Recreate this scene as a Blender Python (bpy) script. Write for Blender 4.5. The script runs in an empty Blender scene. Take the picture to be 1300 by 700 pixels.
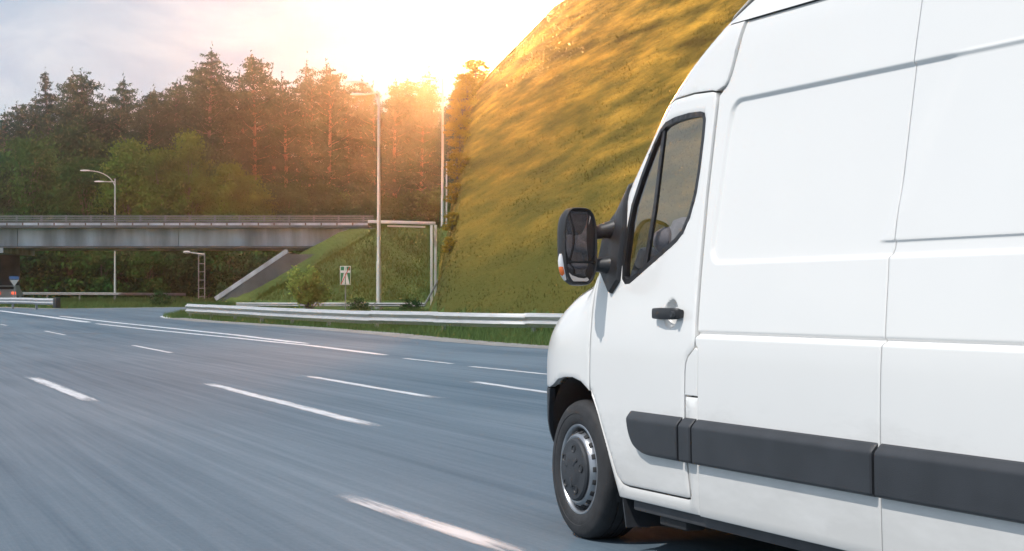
import bpy, bmesh, math, random
import numpy as np
from mathutils import Vector, Matrix
from mathutils.geometry import delaunay_2d_cdt

random.seed(7); RNG = np.random.default_rng(11)
SC = bpy.context.scene
COL = SC.collection
R = math.radians

# ------------------------------------------------------------------ camera
F = 2282.0; HOR = 380.0; CAMH = 1.2
cam = bpy.data.cameras.new('camera'); camo = bpy.data.objects.new('camera', cam); COL.objects.link(camo)
cam.sensor_width = 36.0; cam.lens = F / 1300 * 36.0; cam.shift_y = (HOR - 350) / 1300
cam.clip_start = 0.1; cam.clip_end = 6000
camo.location = (0, 0, CAMH); camo.rotation_euler = (R(90), 0, 0)
SC.camera = camo

# ------------------------------------------------------------------ light
SUN_EL = 55.0; SUN_AZ = 240.0      # azimuth clockwise from +Y (camera forward): from the left and behind
GLOW_DIR = Vector(((640 - 650) / F, 1, (HOR - 28) / F)).normalized()
sun = bpy.data.lights.new('sun', 'SUN'); suno = bpy.data.objects.new('sun', sun); COL.objects.link(suno)
sun.energy = 2.6; sun.angle = R(0.6); sun.color = (1.0, .965, .92)
sd = Vector((math.sin(R(SUN_AZ)) * math.cos(R(SUN_EL)), math.cos(R(SUN_AZ)) * math.cos(R(SUN_EL)), math.sin(R(SUN_EL))))
suno.rotation_euler = sd.to_track_quat('Z', 'Y').to_euler()

world = bpy.data.worlds.new('World'); SC.world = world; world.use_nodes = True
def build_world():
    nt = world.node_tree; nt.nodes.clear(); N = nt.nodes.new; L = nt.links.new
    out = N('ShaderNodeOutputWorld'); sky = N('ShaderNodeTexSky'); sky.sky_type = 'NISHITA'; sky.sun_disc = False
    sky.sun_elevation = R(SUN_EL); sky.sun_rotation = R(SUN_AZ); sky.air_density = 1.0; sky.dust_density = .6; sky.ozone_density = 1.0
    bg = N('ShaderNodeBackground'); bg.inputs[1].default_value = 0.10
    tc = N('ShaderNodeTexCoord')
    # thin cloud veil over the blue
    mp = N('ShaderNodeMapping'); mp.inputs['Scale'].default_value = (1.0, 1.0, 2.2)
    L(tc.outputs['Generated'], mp.inputs['Vector'])
    n1 = N('ShaderNodeTexNoise'); n1.inputs['Scale'].default_value = 5.5; n1.inputs['Detail'].default_value = 5; n1.inputs['Roughness'].default_value = .5
    L(mp.outputs[0], n1.inputs['Vector'])
    cr = N('ShaderNodeMapRange'); cr.inputs[1].default_value = .40; cr.inputs[2].default_value = .60; cr.inputs[3].default_value = .40; cr.inputs[4].default_value = 1.0
    L(n1.outputs[0], cr.inputs[0])
    mix = N('ShaderNodeMix'); mix.data_type = 'RGBA'
    L(cr.outputs[0], mix.inputs['Factor']); L(sky.outputs[0], mix.inputs[6])
    n3 = N('ShaderNodeTexNoise'); n3.inputs['Scale'].default_value = 9.0; n3.inputs['Detail'].default_value = 6; n3.inputs['Roughness'].default_value = .55; n3.inputs['Distortion'].default_value = .6; L(mp.outputs[0], n3.inputs['Vector'])
    r3 = N('ShaderNodeValToRGB'); r3.color_ramp.elements[0].position = .36; r3.color_ramp.elements[1].position = .60; r3.color_ramp.elements[0].color = (.44, .54, .66, 1); r3.color_ramp.elements[1].color = (.69, .74, .79, 1)
    L(n3.outputs[0], r3.inputs[0]); sc3 = N('ShaderNodeVectorMath'); sc3.operation = 'SCALE'; L(r3.outputs[0], sc3.inputs[0]); sc3.inputs['Scale'].default_value = 9.4; L(sc3.outputs[0], mix.inputs[7])
    L(mix.outputs[2], bg.inputs[0])
    # bright warm glow of the low sun behind thin cloud over the hill
    nrm = N('ShaderNodeVectorMath'); nrm.operation = 'NORMALIZE'; L(tc.outputs['Generated'], nrm.inputs[0])
    dt = N('ShaderNodeVectorMath'); dt.operation = 'DOT_PRODUCT'; L(nrm.outputs[0], dt.inputs[0]); dt.inputs[1].default_value = GLOW_DIR
    ac = N('ShaderNodeMath'); ac.operation = 'ARCCOSINE'; ac.use_clamp = False; L(dt.outputs['Value'], ac.inputs[0])
    def gauss(sig, amp, p=2.0):
        a = N('ShaderNodeMath'); a.operation = 'DIVIDE'; L(ac.outputs[0], a.inputs[0]); a.inputs[1].default_value = R(sig)
        b = N('ShaderNodeMath'); b.operation = 'POWER'; L(a.outputs[0], b.inputs[0]); b.inputs[1].default_value = p
        c = N('ShaderNodeMath'); c.operation = 'MULTIPLY'; L(b.outputs[0], c.inputs[0]); c.inputs[1].default_value = -1
        d = N('ShaderNodeMath'); d.operation = 'EXPONENT'; L(c.outputs[0], d.inputs[0])
        e = N('ShaderNodeMath'); e.operation = 'MULTIPLY'; L(d.outputs[0], e.inputs[0]); e.inputs[1].default_value = amp
        return e
    last = bg.outputs[0]
    for sig, amp, p, colr in ((.85, 1600, 2.0, (1.0, .40, .13, 1)), (4.5, .26, 1.0, (1.0, .74, .58, 1))):
        g = gauss(sig, amp, p); b2 = N('ShaderNodeBackground'); b2.inputs[0].default_value = colr; L(g.outputs[0], b2.inputs[1])
        ad = N('ShaderNodeAddShader'); L(last, ad.inputs[0]); L(b2.outputs[0], ad.inputs[1]); last = ad.outputs[0]
    L(last, out.inputs['Surface'])
    world.cycles.sampling_method = 'MANUAL'; world.cycles.sample_map_resolution = 2048
build_world()

SC.view_settings.view_transform = 'Standard'; SC.view_settings.look = 'None'
SC.view_settings.exposure = 0.33; SC.view_settings.gamma = 1.0; SC.view_settings.use_curve_mapping = False
SC.render.engine = 'CYCLES'
cy = SC.cycles
cy.use_denoising = True
try: cy.denoiser = 'OPENIMAGEDENOISE'
except Exception: pass
cy.max_bounces = 6; cy.diffuse_bounces = 3; cy.glossy_bounces = 3; cy.transmission_bounces = 4; cy.transparent_max_bounces = 12; cy.volume_bounces = 0
cy.sample_clamp_indirect = 6.0; cy.caustics_reflective = False; cy.caustics_refractive = False

# ------------------------------------------------------------------ helpers
def link(o, parent=None):
    COL.objects.link(o)
    if parent: o.parent = parent
    return o
def tag(o, label=None, cat=None, group=None, kind=None):
    if label: o['label'] = label
    if cat: o['category'] = cat
    if group: o['group'] = group
    if kind: o['kind'] = kind
    return o
def empty(name, loc=(0, 0, 0), rz=0, parent=None):
    o = bpy.data.objects.new(name, None); o.location = loc; o.rotation_euler = (0, 0, rz); o.empty_display_size = .3
    return link(o, parent)
def np_mesh(name, V, Fc, smooth=False):
    """V (n,3), Fc (m,k) constant k"""
    V = np.asarray(V, dtype=np.float32); Fc = np.asarray(Fc, dtype=np.int32)
    me = bpy.data.meshes.new(name); m, k = Fc.shape
    me.vertices.add(len(V)); me.vertices.foreach_set('co', V.ravel())
    me.loops.add(m * k); me.loops.foreach_set('vertex_index', Fc.ravel())
    me.polygons.add(m); me.polygons.foreach_set('loop_start', np.arange(0, m * k, k, dtype=np.int32))
    if smooth: me.polygons.foreach_set('use_smooth', np.ones(m, dtype=bool))
    me.update(calc_edges=True); me.validate()
    return me
def py_mesh(name, V, Fc, smooth=False, sharp=None):
    me = bpy.data.meshes.new(name); me.from_pydata([tuple(v) for v in V], [], [tuple(f) for f in Fc]); me.update()
    if smooth:
        me.shade_smooth()
        if sharp: me.set_sharp_from_angle(angle=R(sharp))
    return me
def mobj(name, me, mat, parent=None):
    o = bpy.data.objects.new(name, me)
    if mat and not me.materials: me.materials.append(mat)
    return link(o, parent)
class MB:
    """collects boxes / tubes / lathes into one mesh"""
    def __init__(s): s.V = []; s.F = []
    def add(s, V, Fc):
        b = len(s.V); s.V += [tuple(v) for v in V]; s.F += [tuple(i + b for i in f) for f in Fc]; return s
    def box(s, c, d, rot=None):
        x, y, z = d[0] / 2, d[1] / 2, d[2] / 2
        V = [Vector((sx * x, sy * y, sz * z)) for sz in (-1, 1) for sy in (-1, 1) for sx in (-1, 1)]
        if rot is not None: V = [rot @ v for v in V]
        V = [v + Vector(c) for v in V]
        return s.add(V, [(0, 2, 3, 1), (4, 5, 7, 6), (0, 1, 5, 4), (2, 6, 7, 3), (0, 4, 6, 2), (1, 3, 7, 5)])
    def tube(s, pts, rad, n=8, cap=True):
        pts = [Vector(p) for p in pts]
        if not hasattr(rad, '__len__'): rad = [rad] * len(pts)
        V = []; Fc = []
        up = Vector((0, 0, 1))
        for i, p in enumerate(pts):
            a = pts[max(i - 1, 0)]; b = pts[min(i + 1, len(pts) - 1)]; t = (b - a).normalized()
            u = up if abs(t.dot(up)) < .9 else Vector((1, 0, 0))
            e1 = t.cross(u).normalized(); e2 = t.cross(e1).normalized()
            for k in range(n):
                an = 2 * math.pi * k / n
                V.append(p + (e1 * math.cos(an) + e2 * math.sin(an)) * rad[i])
        for i in range(len(pts) - 1):
            for k in range(n):
                k2 = (k + 1) % n
                Fc.append((i * n + k, (i + 1) * n + k, (i + 1) * n + k2, i * n + k2))
        if cap:
            Fc.append(tuple(range(n))); Fc.append(tuple(reversed(range((len(pts) - 1) * n, len(pts) * n))))
        return s.add(V, Fc)
    def lathe_x(s, prof, n=48, c=(0, 0, 0)):
        """prof: list of (x, r), revolved round the x axis through c"""
        V = []; Fc = []
        for x, r in prof:
            for k in range(n):
                an = 2 * math.pi * k / n
                V.append((c[0] + x, c[1] + r * math.cos(an), c[2] + r * math.sin(an)))
        for i in range(len(prof) - 1):
            for k in range(n):
                k2 = (k + 1) % n
                Fc.append((i * n + k, i * n + k2, (i + 1) * n + k2, (i + 1) * n + k))
        return s.add(V, Fc)
    def build(s, name, mat, parent=None, smooth=False, sharp=35, bevel=0):
        me = py_mesh(name, s.V, s.F)
        if bevel:
            bm = bmesh.new(); bm.from_mesh(me)
            bmesh.ops.bevel(bm, geom=list(bm.edges), offset=bevel, segments=2, profile=.5, affect='EDGES')
            bm.to_mesh(me); bm.free()
        bm = bmesh.new(); bm.from_mesh(me); bmesh.ops.recalc_face_normals(bm, faces=bm.faces); bm.to_mesh(me); bm.free()
        if smooth or bevel:
            me.shade_smooth(); me.set_sharp_from_angle(angle=R(sharp))
        return mobj(name, me, mat, parent)

# ------------------------------------------------------------------ materials
def mat(name, col, rough=.6, metal=0, spec=.5, var=0, vscale=3.0, stretch=None, bump=0, bscale=40, coat=0, col2=None, detail=4, rotz=0, emit=None, sub=0):
    m = bpy.data.materials.new(name); m.use_nodes = True; nt = m.node_tree; N = nt.nodes.new; L = nt.links.new
    b = nt.nodes['Principled BSDF']; b.inputs['Roughness'].default_value = rough; b.inputs['Metallic'].default_value = metal
    b.inputs['Specular IOR Level'].default_value = spec; b.inputs['Base Color'].default_value = (*col, 1)
    if coat: b.inputs['Coat Weight'].default_value = coat; b.inputs['Coat Roughness'].default_value = .08
    tc = N('ShaderNodeTexCoord'); src = tc.outputs['Object']
    if stretch or rotz:
        r_ = N('ShaderNodeMapping'); r_.inputs['Rotation'].default_value = (0, 0, rotz); L(src, r_.inputs['Vector'])
        mp = N('ShaderNodeMapping'); mp.inputs['Scale'].default_value = stretch or (1, 1, 1); L(r_.outputs[0], mp.inputs['Vector']); src2 = mp.outputs[0]
    else: src2 = src
    if var or col2:
        n1 = N('ShaderNodeTexNoise'); n1.inputs['Scale'].default_value = vscale; n1.inputs['Detail'].default_value = detail; L(src2, n1.inputs['Vector'])
        cr = N('ShaderNodeValToRGB'); cr.color_ramp.elements[0].position = .32; cr.color_ramp.elements[1].position = .68
        if col2: c0, c1 = col, col2
        else: c0 = tuple(c * (1 - var) for c in col); c1 = tuple(min(1, c * (1 + var)) for c in col)
        cr.color_ramp.elements[0].color = (*c0, 1); cr.color_ramp.elements[1].color = (*c1, 1)
        L(n1.outputs[0], cr.inputs[0]); L(cr.outputs[0], b.inputs['Base Color'])
    if bump:
        n2 = N('ShaderNodeTexNoise'); n2.inputs['Scale'].default_value = bscale; n2.inputs['Detail'].default_value = 6; L(src2, n2.inputs['Vector'])
        bp = N('ShaderNodeBump'); bp.inputs['Strength'].default_value = bump; bp.inputs['Distance'].default_value = .02
        L(n2.outputs[0], bp.inputs['Height']); L(bp.outputs[0], b.inputs['Normal'])
    if emit: b.inputs['Emission Color'].default_value = (*emit[:3], 1); b.inputs['Emission Strength'].default_value = emit[3]
    return m
def leaf_mat(name, c0, c1, c2=None, scale=.6, trans=.35, rnd=.25):
    m = bpy.data.materials.new(name); m.use_nodes = True; nt = m.node_tree; nt.nodes.clear(); N = nt.nodes.new; L = nt.links.new
    out = N('ShaderNodeOutputMaterial'); tc = N('ShaderNodeTexCoord'); n1 = N('ShaderNodeTexNoise'); n1.inputs['Scale'].default_value = scale; n1.inputs['Detail'].default_value = 4
    L(tc.outputs['Object'], n1.inputs['Vector'])
    oi = N('ShaderNodeObjectInfo'); ad = N('ShaderNodeMath'); ad.operation = 'MULTIPLY_ADD'; L(oi.outputs['Random'], ad.inputs[0]); ad.inputs[1].default_value = rnd; 
    sb = N('ShaderNodeMath'); sb.operation = 'SUBTRACT'; L(n1.outputs[0], sb.inputs[0]); sb.inputs[1].default_value = rnd / 2; L(sb.outputs[0], ad.inputs[2])
    cr = N('ShaderNodeValToRGB'); cr.color_ramp.elements[0].position = .3; cr.color_ramp.elements[1].position = .7
    cr.color_ramp.elements[0].color = (*c0, 1); cr.color_ramp.elements[1].color = (*c1, 1)
    if c2: e = cr.color_ramp.elements.new(.8); e.color = (*c2, 1)
    L(ad.outputs[0], cr.inputs[0])
    d = N('ShaderNodeBsdfDiffuse'); t = N('ShaderNodeBsdfTranslucent'); L(cr.outputs[0], d.inputs[0]); L(cr.outputs[0], t.inputs[0])
    mx = N('ShaderNodeMixShader'); mx.inputs[0].default_value = trans; L(d.outputs[0], mx.inputs[1]); L(t.outputs[0], mx.inputs[2]); L(mx.outputs[0], out.inputs['Surface'])
    return m
def glass_mat(name, tint, gloss_col=(1, 1, 1), rough=.0, ior=1.5, extra=0.0):
    m = bpy.data.materials.new(name); m.use_nodes = True; nt = m.node_tree; nt.nodes.clear(); N = nt.nodes.new; L = nt.links.new
    out = N('ShaderNodeOutputMaterial'); t = N('ShaderNodeBsdfTransparent'); t.inputs[0].default_value = (*tint, 1)
    g = N('ShaderNodeBsdfGlossy'); g.inputs['Roughness'].default_value = rough; g.inputs[0].default_value = (*gloss_col, 1)
    fr = N('ShaderNodeFresnel'); ge = N('ShaderNodeNewGeometry'); mi = N('ShaderNodeMath'); mi.operation = 'MULTIPLY_ADD'
    L(ge.outputs['Backfacing'], mi.inputs[0]); mi.inputs[1].default_value = 1 / ior - ior; mi.inputs[2].default_value = ior; L(mi.outputs[0], fr.inputs[0]); mx = N('ShaderNodeMixShader')
    fa = N('ShaderNodeMath'); fa.operation = 'ADD'; fa.use_clamp = True; L(fr.outputs[0], fa.inputs[0]); fa.inputs[1].default_value = extra
    L(fa.outputs[0], mx.inputs[0]); L(t.outputs[0], mx.inputs[1]); L(g.outputs[0], mx.inputs[2]); L(mx.outputs[0], out.inputs['Surface'])
    return m
M = {}
M['paint'] = mat('white_van_paint', (.84, .82, .79), rough=.26, coat=.5, var=.012, vscale=1.5)
def film(m):
    nt = m.node_tree; N = nt.nodes.new; L = nt.links.new; b = nt.nodes['Principled BSDF']; lk = b.inputs['Base Color'].links[0]; src = lk.from_socket
    tc = N('ShaderNodeTexCoord'); sp = N('ShaderNodeSeparateXYZ'); L(tc.outputs['Object'], sp.inputs[0]); n1 = N('ShaderNodeTexNoise'); n1.inputs['Scale'].default_value = 7; n1.inputs['Detail'].default_value = 8; n1.inputs['Roughness'].default_value = .7
    mp = N('ShaderNodeMapping'); mp.inputs['Scale'].default_value = (1, .35, 1.3); L(tc.outputs['Object'], mp.inputs['Vector']); L(mp.outputs[0], n1.inputs['Vector'])
    k = N('ShaderNodeMath'); k.operation = 'MULTIPLY_ADD'; L(n1.outputs[0], k.inputs[0]); k.inputs[1].default_value = -.7; L(sp.outputs['Z'], k.inputs[2])
    r_ = N('ShaderNodeMapRange'); r_.inputs[1].default_value = .38; r_.inputs[2].default_value = -.05; r_.inputs[3].default_value = 0; r_.inputs[4].default_value = .38; L(k.outputs[0], r_.inputs[0])
    mx = N('ShaderNodeMix'); mx.data_type = 'RGBA'; L(r_.outputs[0], mx.inputs['Factor']); L(src, mx.inputs[6]); mx.inputs[7].default_value = (.36, .34, .31, 1); L(mx.outputs[2], b.inputs['Base Color'])
film(M['paint'])
M['trim'] = mat('dark_grey_plastic', (.034, .037, .043), rough=.55, bump=.12, bscale=300, var=.12, vscale=6)
M['black'] = mat('black_plastic', (.022, .022, .024), rough=.45, var=.1, vscale=9)
M['rubber'] = mat('tyre_rubber', (.028, .028, .030), rough=.72, var=.25, vscale=14, bump=.15, bscale=120)
M['seal'] = mat('window_seal_rubber', (.018, .017, .018), rough=.38)
M['dark'] = mat('dark_inner_metal', (.03, .03, .032), rough=.8)
M['cabin'] = mat('cabin_plastic', (.055, .055, .06), rough=.7, var=.15, vscale=8)
M['seat'] = mat('seat_fabric', (.26, .265, .28), rough=.9, var=.2, vscale=20)
M['steel'] = mat('painted_steel_rim', (.42, .43, .45), rough=.32, metal=.85, var=.1, vscale=12)
M['chrome'] = mat('bright_metal', (.7, .7, .72), rough=.2, metal=1)
M['glass'] = glass_mat('window_glass', (.70, .66, .65), extra=.07)
M['windscreen'] = glass_mat('windscreen_glass', (.75, .8, .78))
M['mirror'] = mat('mirror_glass', (.34, .32, .32), rough=.02, metal=1)
M['amber'] = mat('amber_lens', (.75, .16, .03), rough=.15, coat=.5)
M['clear_lens'] = mat('clear_lens', (.75, .75, .76), rough=.1, coat=.6)
M['red_lens'] = mat('red_lens', (.5, .02, .02), rough=.15, coat=.5)
M['white_plain'] = mat('white_paint_plain', (.78, .78, .77), rough=.5)
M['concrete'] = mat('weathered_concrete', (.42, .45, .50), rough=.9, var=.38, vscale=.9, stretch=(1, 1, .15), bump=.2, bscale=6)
M['concrete_dark'] = mat('stained_shade_concrete', (.115, .112, .115), rough=.92, var=.3, vscale=.8, bump=.25, bscale=6)  # stain mottling over a base darkened to paint in the shade under the bridge
M['rust'] = mat('rusty_steel', (.14, .075, .045), rough=.9, var=.4, vscale=4)
M['rail_paint'] = mat('grey_rail_paint', (.17, .175, .185), rough=.7, var=.15, vscale=2)
M['galv'] = mat('galvanised_steel', (.50, .51, .52), rough=.42, metal=.35, var=.10, vscale=2.5, stretch=(1, 1, 6))
M['galv_post'] = mat('galvanised_post', (.30, .31, .32), rough=.55, metal=.3, var=.15, vscale=4)
M['pole'] = mat('pale_pole_steel', (.62, .62, .61), rough=.5, metal=.15, var=.08, vscale=.6)
M['lamp'] = mat('lamp_housing', (.70, .70, .70), rough=.4)
M['sign_green'] = mat('sign_green', (.02, .20, .08), rough=.4, var=.05)
M['sign_red'] = mat('sign_red', (.62, .05, .04), rough=.4, var=.05)
M['sign_blue'] = mat('sign_blue', (.05, .12, .30), rough=.4, var=.05)
M['sign_back'] = mat('sign_back_grey', (.38, .40, .42), rough=.5, var=.08)
M['bark_pine'] = mat('pine_bark', (.13, .088, .060), rough=.95, col2=(.24, .165, .11), vscale=2.2, stretch=(1, 1, .3), bump=.4, bscale=5)
M['bark_grey'] = mat('grey_bark', (.12, .105, .09), rough=.95, var=.35, vscale=3, stretch=(1, 1, .3))
M['needle'] = leaf_mat('pine_needles', (.016, .058, .038), (.040, .104, .054), (.07, .138, .06), scale=.25, trans=.08)
M['spruce'] = leaf_mat('spruce_needles', (.020, .052, .040), (.042, .090, .055), scale=.3, trans=.06)
M['leaf'] = leaf_mat('broad_leaves', (.030, .090, .022), (.066, .160, .036), (.11, .21, .05), scale=.35, trans=.15)
M['leaf_dark'] = leaf_mat('dark_broad_leaves', (.020, .062, .026), (.048, .110, .038), (.08, .14, .045), scale=.4, trans=.10)
M['leaf_yellow'] = leaf_mat('young_yellow_leaves', (.07, .145, .022), (.14, .23, .034), (.21, .30, .05), scale=.4, trans=.2)
M['leaf_pale'] = leaf_mat('pale_shrub_leaves', (.20, .28, .07), (.34, .42, .12), (.46, .50, .18), scale=1.2)
M['leaf_gold'] = leaf_mat('golden_leaves', (.26, .20, .03), (.42, .30, .045), (.55, .38, .06), scale=.4, trans=.55)
M['leaf_olive'] = leaf_mat('olive_leaves', (.10, .085, .015), (.20, .15, .022), (.30, .21, .03), scale=.8, trans=.4)
M['grass_verge'] = leaf_mat('verge_grass_blades', (.085, .14, .045), (.135, .20, .07), (.18, .22, .09), scale=.45, trans=.3)
M['grass_bank'] = leaf_mat('bank_grass_blades', (.055, .085, .018), (.11, .135, .028), (.16, .16, .04), scale=.35, trans=.3)
def hill_mat(name, blades):
    """dry hillside grass: green near the foot of the slope, straw-gold drifts that follow the contour higher up"""
    m = bpy.data.materials.new(name); m.use_nodes = True; nt = m.node_tree; N = nt.nodes.new; L = nt.links.new
    b = nt.nodes['Principled BSDF']; b.inputs['Roughness'].default_value = .9; b.inputs['Specular IOR Level'].default_value = .1
    tc = N('ShaderNodeTexCoord'); mp = N('ShaderNodeMapping'); mp.inputs['Scale'].default_value = (.017, .5, .8); mp.inputs['Rotation'].default_value = (0, R(-9), 0); L(tc.outputs['Object'], mp.inputs['Vector'])
    n1 = N('ShaderNodeTexNoise'); n1.inputs['Scale'].default_value = 1.0; n1.inputs['Detail'].default_value = 6; n1.inputs['Roughness'].default_value = .62; L(mp.outputs[0], n1.inputs['Vector'])
    cr = N('ShaderNodeValToRGB'); e = cr.color_ramp.elements
    e[0].position = .34; e[0].color = (.10, .060, .010, 1); e[1].position = .68; e[1].color = (.62, .33, .045, 1)
    k = e.new(.45); k.color = (.19, .118, .018, 1); k = e.new(.56); k.color = (.36, .20, .028, 1)
    L(n1.outputs[0], cr.inputs[0])
    sp = N('ShaderNodeSeparateXYZ'); L(tc.outputs['Object'], sp.inputs[0])
    # foot of the slope is greener
    n2 = N('ShaderNodeTexNoise'); n2.inputs['Scale'].default_value = .35; n2.inputs['Detail'].default_value = 3; L(mp.outputs[0], n2.inputs['Vector'])
    ad = N('ShaderNodeMath'); ad.operation = 'MULTIPLY_ADD'; L(n2.outputs[0], ad.inputs[0]); ad.inputs[1].default_value = 5.0; L(sp.outputs['Z'], ad.inputs[2])
    mr = N('ShaderNodeMapRange'); mr.inputs[1].default_value = 3.5; mr.inputs[2].default_value = 17.0; L(ad.outputs[0], mr.inputs[0])
    mx = N('ShaderNodeMix'); mx.data_type = 'RGBA'; L(mr.outputs[0], mx.inputs['Factor']); mx.inputs[6].default_value = (.082, .082, .018, 1); L(cr.outputs[0], mx.inputs[7])
    L(mx.outputs[2], b.inputs['Base Color'])
    if not blades:
        m3 = N('ShaderNodeMapping'); m3.inputs['Scale'].default_value = (.5, 3.0, 5.0); m3.inputs['Rotation'].default_value = (0, R(-9), 0); L(tc.outputs['Object'], m3.inputs['Vector'])
        n4 = N('ShaderNodeTexNoise'); n4.inputs['Scale'].default_value = 1.6; n4.inputs['Detail'].default_value = 8; n4.inputs['Roughness'].default_value = .7; L(m3.outputs[0], n4.inputs['Vector'])
        bp = N('ShaderNodeBump'); bp.inputs['Strength'].default_value = .5; bp.inputs['Distance'].default_value = .12; L(n4.outputs[0], bp.inputs['Height']); L(bp.outputs[0], b.inputs['Normal'])
    if blades:
        tr = N('ShaderNodeBsdfTranslucent'); L(mx.outputs[2], tr.inputs[0]); ms = N('ShaderNodeMixShader'); ms.inputs[0].default_value = .5
        L(b.outputs[0], ms.inputs[1]); L(tr.outputs[0], ms.inputs[2]); L(ms.outputs[0], nt.nodes['Material Output'].inputs['Surface'])
    return m
M['grass_hill'] = hill_mat('hillside_grass_blades', True)
VAN_TH = R(22.1)

# ------------------------------------------------------------------ terrain
def zb(Y):
    Y = np.minimum(np.asarray(Y, dtype=float), 210.0); t = Y - 50.0
    return .009 * .5 * (t + np.sqrt(t * t + 100.0)) - .009 * .5 * (np.sqrt(2500 + 100.) - 50) * 1.0
DECK_Z = 6.95
def sstep(a, b, x):
    t = np.clip((x - a) / (b - a), 0, 1); return t * t * (3 - 2 * t)
def wob(X, Y, s, seed):
    return (np.sin(X * s + seed) * np.cos(Y * s * 1.3 + seed * 2.1) + .5 * np.sin(X * s * 2.3 - seed + Y * s * 1.7))
def terrain(X, Y):
    X = np.asarray(X, dtype=float); Y = np.asarray(Y, dtype=float)
    b = zb(Y)
    # approach embankment of the overpass
    dx = np.maximum(-10.1 - 3.5 * sstep(142.6, 144.3, Y) - 2.0 * sstep(155, 156.5, Y) - X, 0); dyf = np.maximum(141.0 - Y, 0); dyb = np.maximum(Y - 159.0, 0)
    dist = np.sqrt(dx ** 2 + np.maximum(dyf, dyb) ** 2)
    emb = DECK_Z - .12 - dist / 1.72 + .10 * wob(X, Y, .5, 1.) * (dist > .3)
    # steep grassy hillside on the right
    Rr = np.interp(X * 105 / np.clip(Y, 72, 135), [-4.4, -4.1, -3.7, -3.2, -2.7, -1.0, 2.4, 6, 12, 30, 90, 200], [0, 2.0, 4.5, 9.0, 12.4, 14.8, 18.6, 20.8, 23.5, 28, 30, 10])
    Yt = np.interp(X, [-8, -4, 2, 8, 20, 60, 200], [84, 80, 72, 64, 48, 20, 10])
    hs = np.minimum(np.maximum(Y - Yt, 0) * .56, Rr)
    # smooth crest
    k = 1.6; a = np.maximum(Y - Yt, 0) * .56
    hs = -np.log(np.exp(-np.clip(a, 0, 60) / k) + np.exp(-np.clip(Rr, 0, 60) / k)) * k + k * np.log(1 + np.exp(-np.clip(Rr, 0, 60) / k))
    hs = np.maximum(hs, 0) + .10 * wob(X, Y, .22, 3.) * sstep(0, 4, hs)
    hs *= 1 - sstep(230, 330, Y)
    hill = b + hs * (Rr > 0)
    return np.maximum(np.maximum(b, emb), hill)
def gpt(px, py):
    """the point of the open ground (no banks) seen at photo pixel px, py"""
    dx = (px - 650) / F; dz = (HOR - py) / F; Y = 30.0
    for _ in range(80):
        Y = .5 * Y + .5 * max(1.0, (float(zb(Y)) - CAMH) / dz) if dz < -1e-6 else 200
        Y = min(Y, 205)
    return Vector((dx * Y, Y, float(zb(Y))))
def at(px, py, Y):
    return Vector(((px - 650) / F * Y, Y, CAMH + (HOR - py) / F * Y))
def on(X, Y, up=0.0): return Vector((X, Y, float(terrain(X, Y)) + up))

def lines(segs):
    out = []
    for a, b, st in segs: out += list(np.arange(a, b, st))
    return np.array(out + [segs[-1][1]])
def ground_material():
    m = bpy.data.materials.new('ground_grass'); m.use_nodes = True; nt = m.node_tree; N = nt.nodes.new; L = nt.links.new
    b = nt.nodes['Principled BSDF']; b.inputs['Roughness'].default_value = .95; b.inputs['Specular IOR Level'].default_value = .1
    tc = N('ShaderNodeTexCoord'); n1 = N('ShaderNodeTexNoise'); n1.inputs['Scale'].default_value = .5; n1.inputs['Detail'].default_value = 8; L(tc.outputs['Object'], n1.inputs['Vector'])
    cr = N('ShaderNodeValToRGB'); cr.color_ramp.elements[0].position = .3; cr.color_ramp.elements[1].position = .7
    cr.color_ramp.elements[0].color = (.05, .08, .024, 1); cr.color_ramp.elements[1].color = (.10, .14, .04, 1); L(n1.outputs[0], cr.inputs[0])
    L(cr.outputs[0], b.inputs['Base Color'])
    n2 = N('ShaderNodeTexNoise'); n2.inputs['Scale'].default_value = 4; n2.inputs['Detail'].default_value = 8; L(tc.outputs['Object'], n2.inputs['Vector'])
    bp = N('ShaderNodeBump'); bp.inputs['Strength'].default_value = .6; bp.inputs['Distance'].default_value = .15; L(n2.outputs[0], bp.inputs['Height']); L(bp.outputs[0], b.inputs['Normal'])
    return m
M['ground'] = ground_material()
M['hill_ground'] = hill_mat('hillside_soil_grass', False)
xs = lines([(-2500, -300, 200), (-300, -80, 20), (-80, -36, 4), (-36, -10, 1.0), (-10, 14, .5), (14, 60, 2), (60, 300, 20), (300, 2500, 200)])
ys = lines([(-1500, -200, 130), (-200, 20, 20), (20, 60, 2.5), (60, 170, .8), (170, 220, 4), (220, 400, 15), (400, 3000, 200)])
GX, GY = np.meshgrid(xs, ys); GZ = terrain(GX, GY)
nx, ny = len(xs), len(ys)
idx = np.arange(nx * ny).reshape(ny, nx)
FQ = np.stack([idx[:-1, :-1], idx[:-1, 1:], idx[1:, 1:], idx[1:, :-1]], -1).reshape(-1, 4)
gm = np_mesh('ground', np.stack([GX, GY, GZ], -1).reshape(-1, 3), FQ, smooth=True)
gm.materials.append(M['ground']); gm.materials.append(M['hill_ground'])
cx = GX.ravel()[FQ].mean(1); cyy = GY.ravel()[FQ].mean(1); cz = GZ.ravel()[FQ].mean(1)
hillf = ((cx > -5.6) & (cz > zb(cyy) + .25) & (cyy < 138))
gm.polygons.foreach_set('material_index', hillf.astype(np.int32))
ground = mobj('ground', gm, None); tag(ground, kind='structure')

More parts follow.
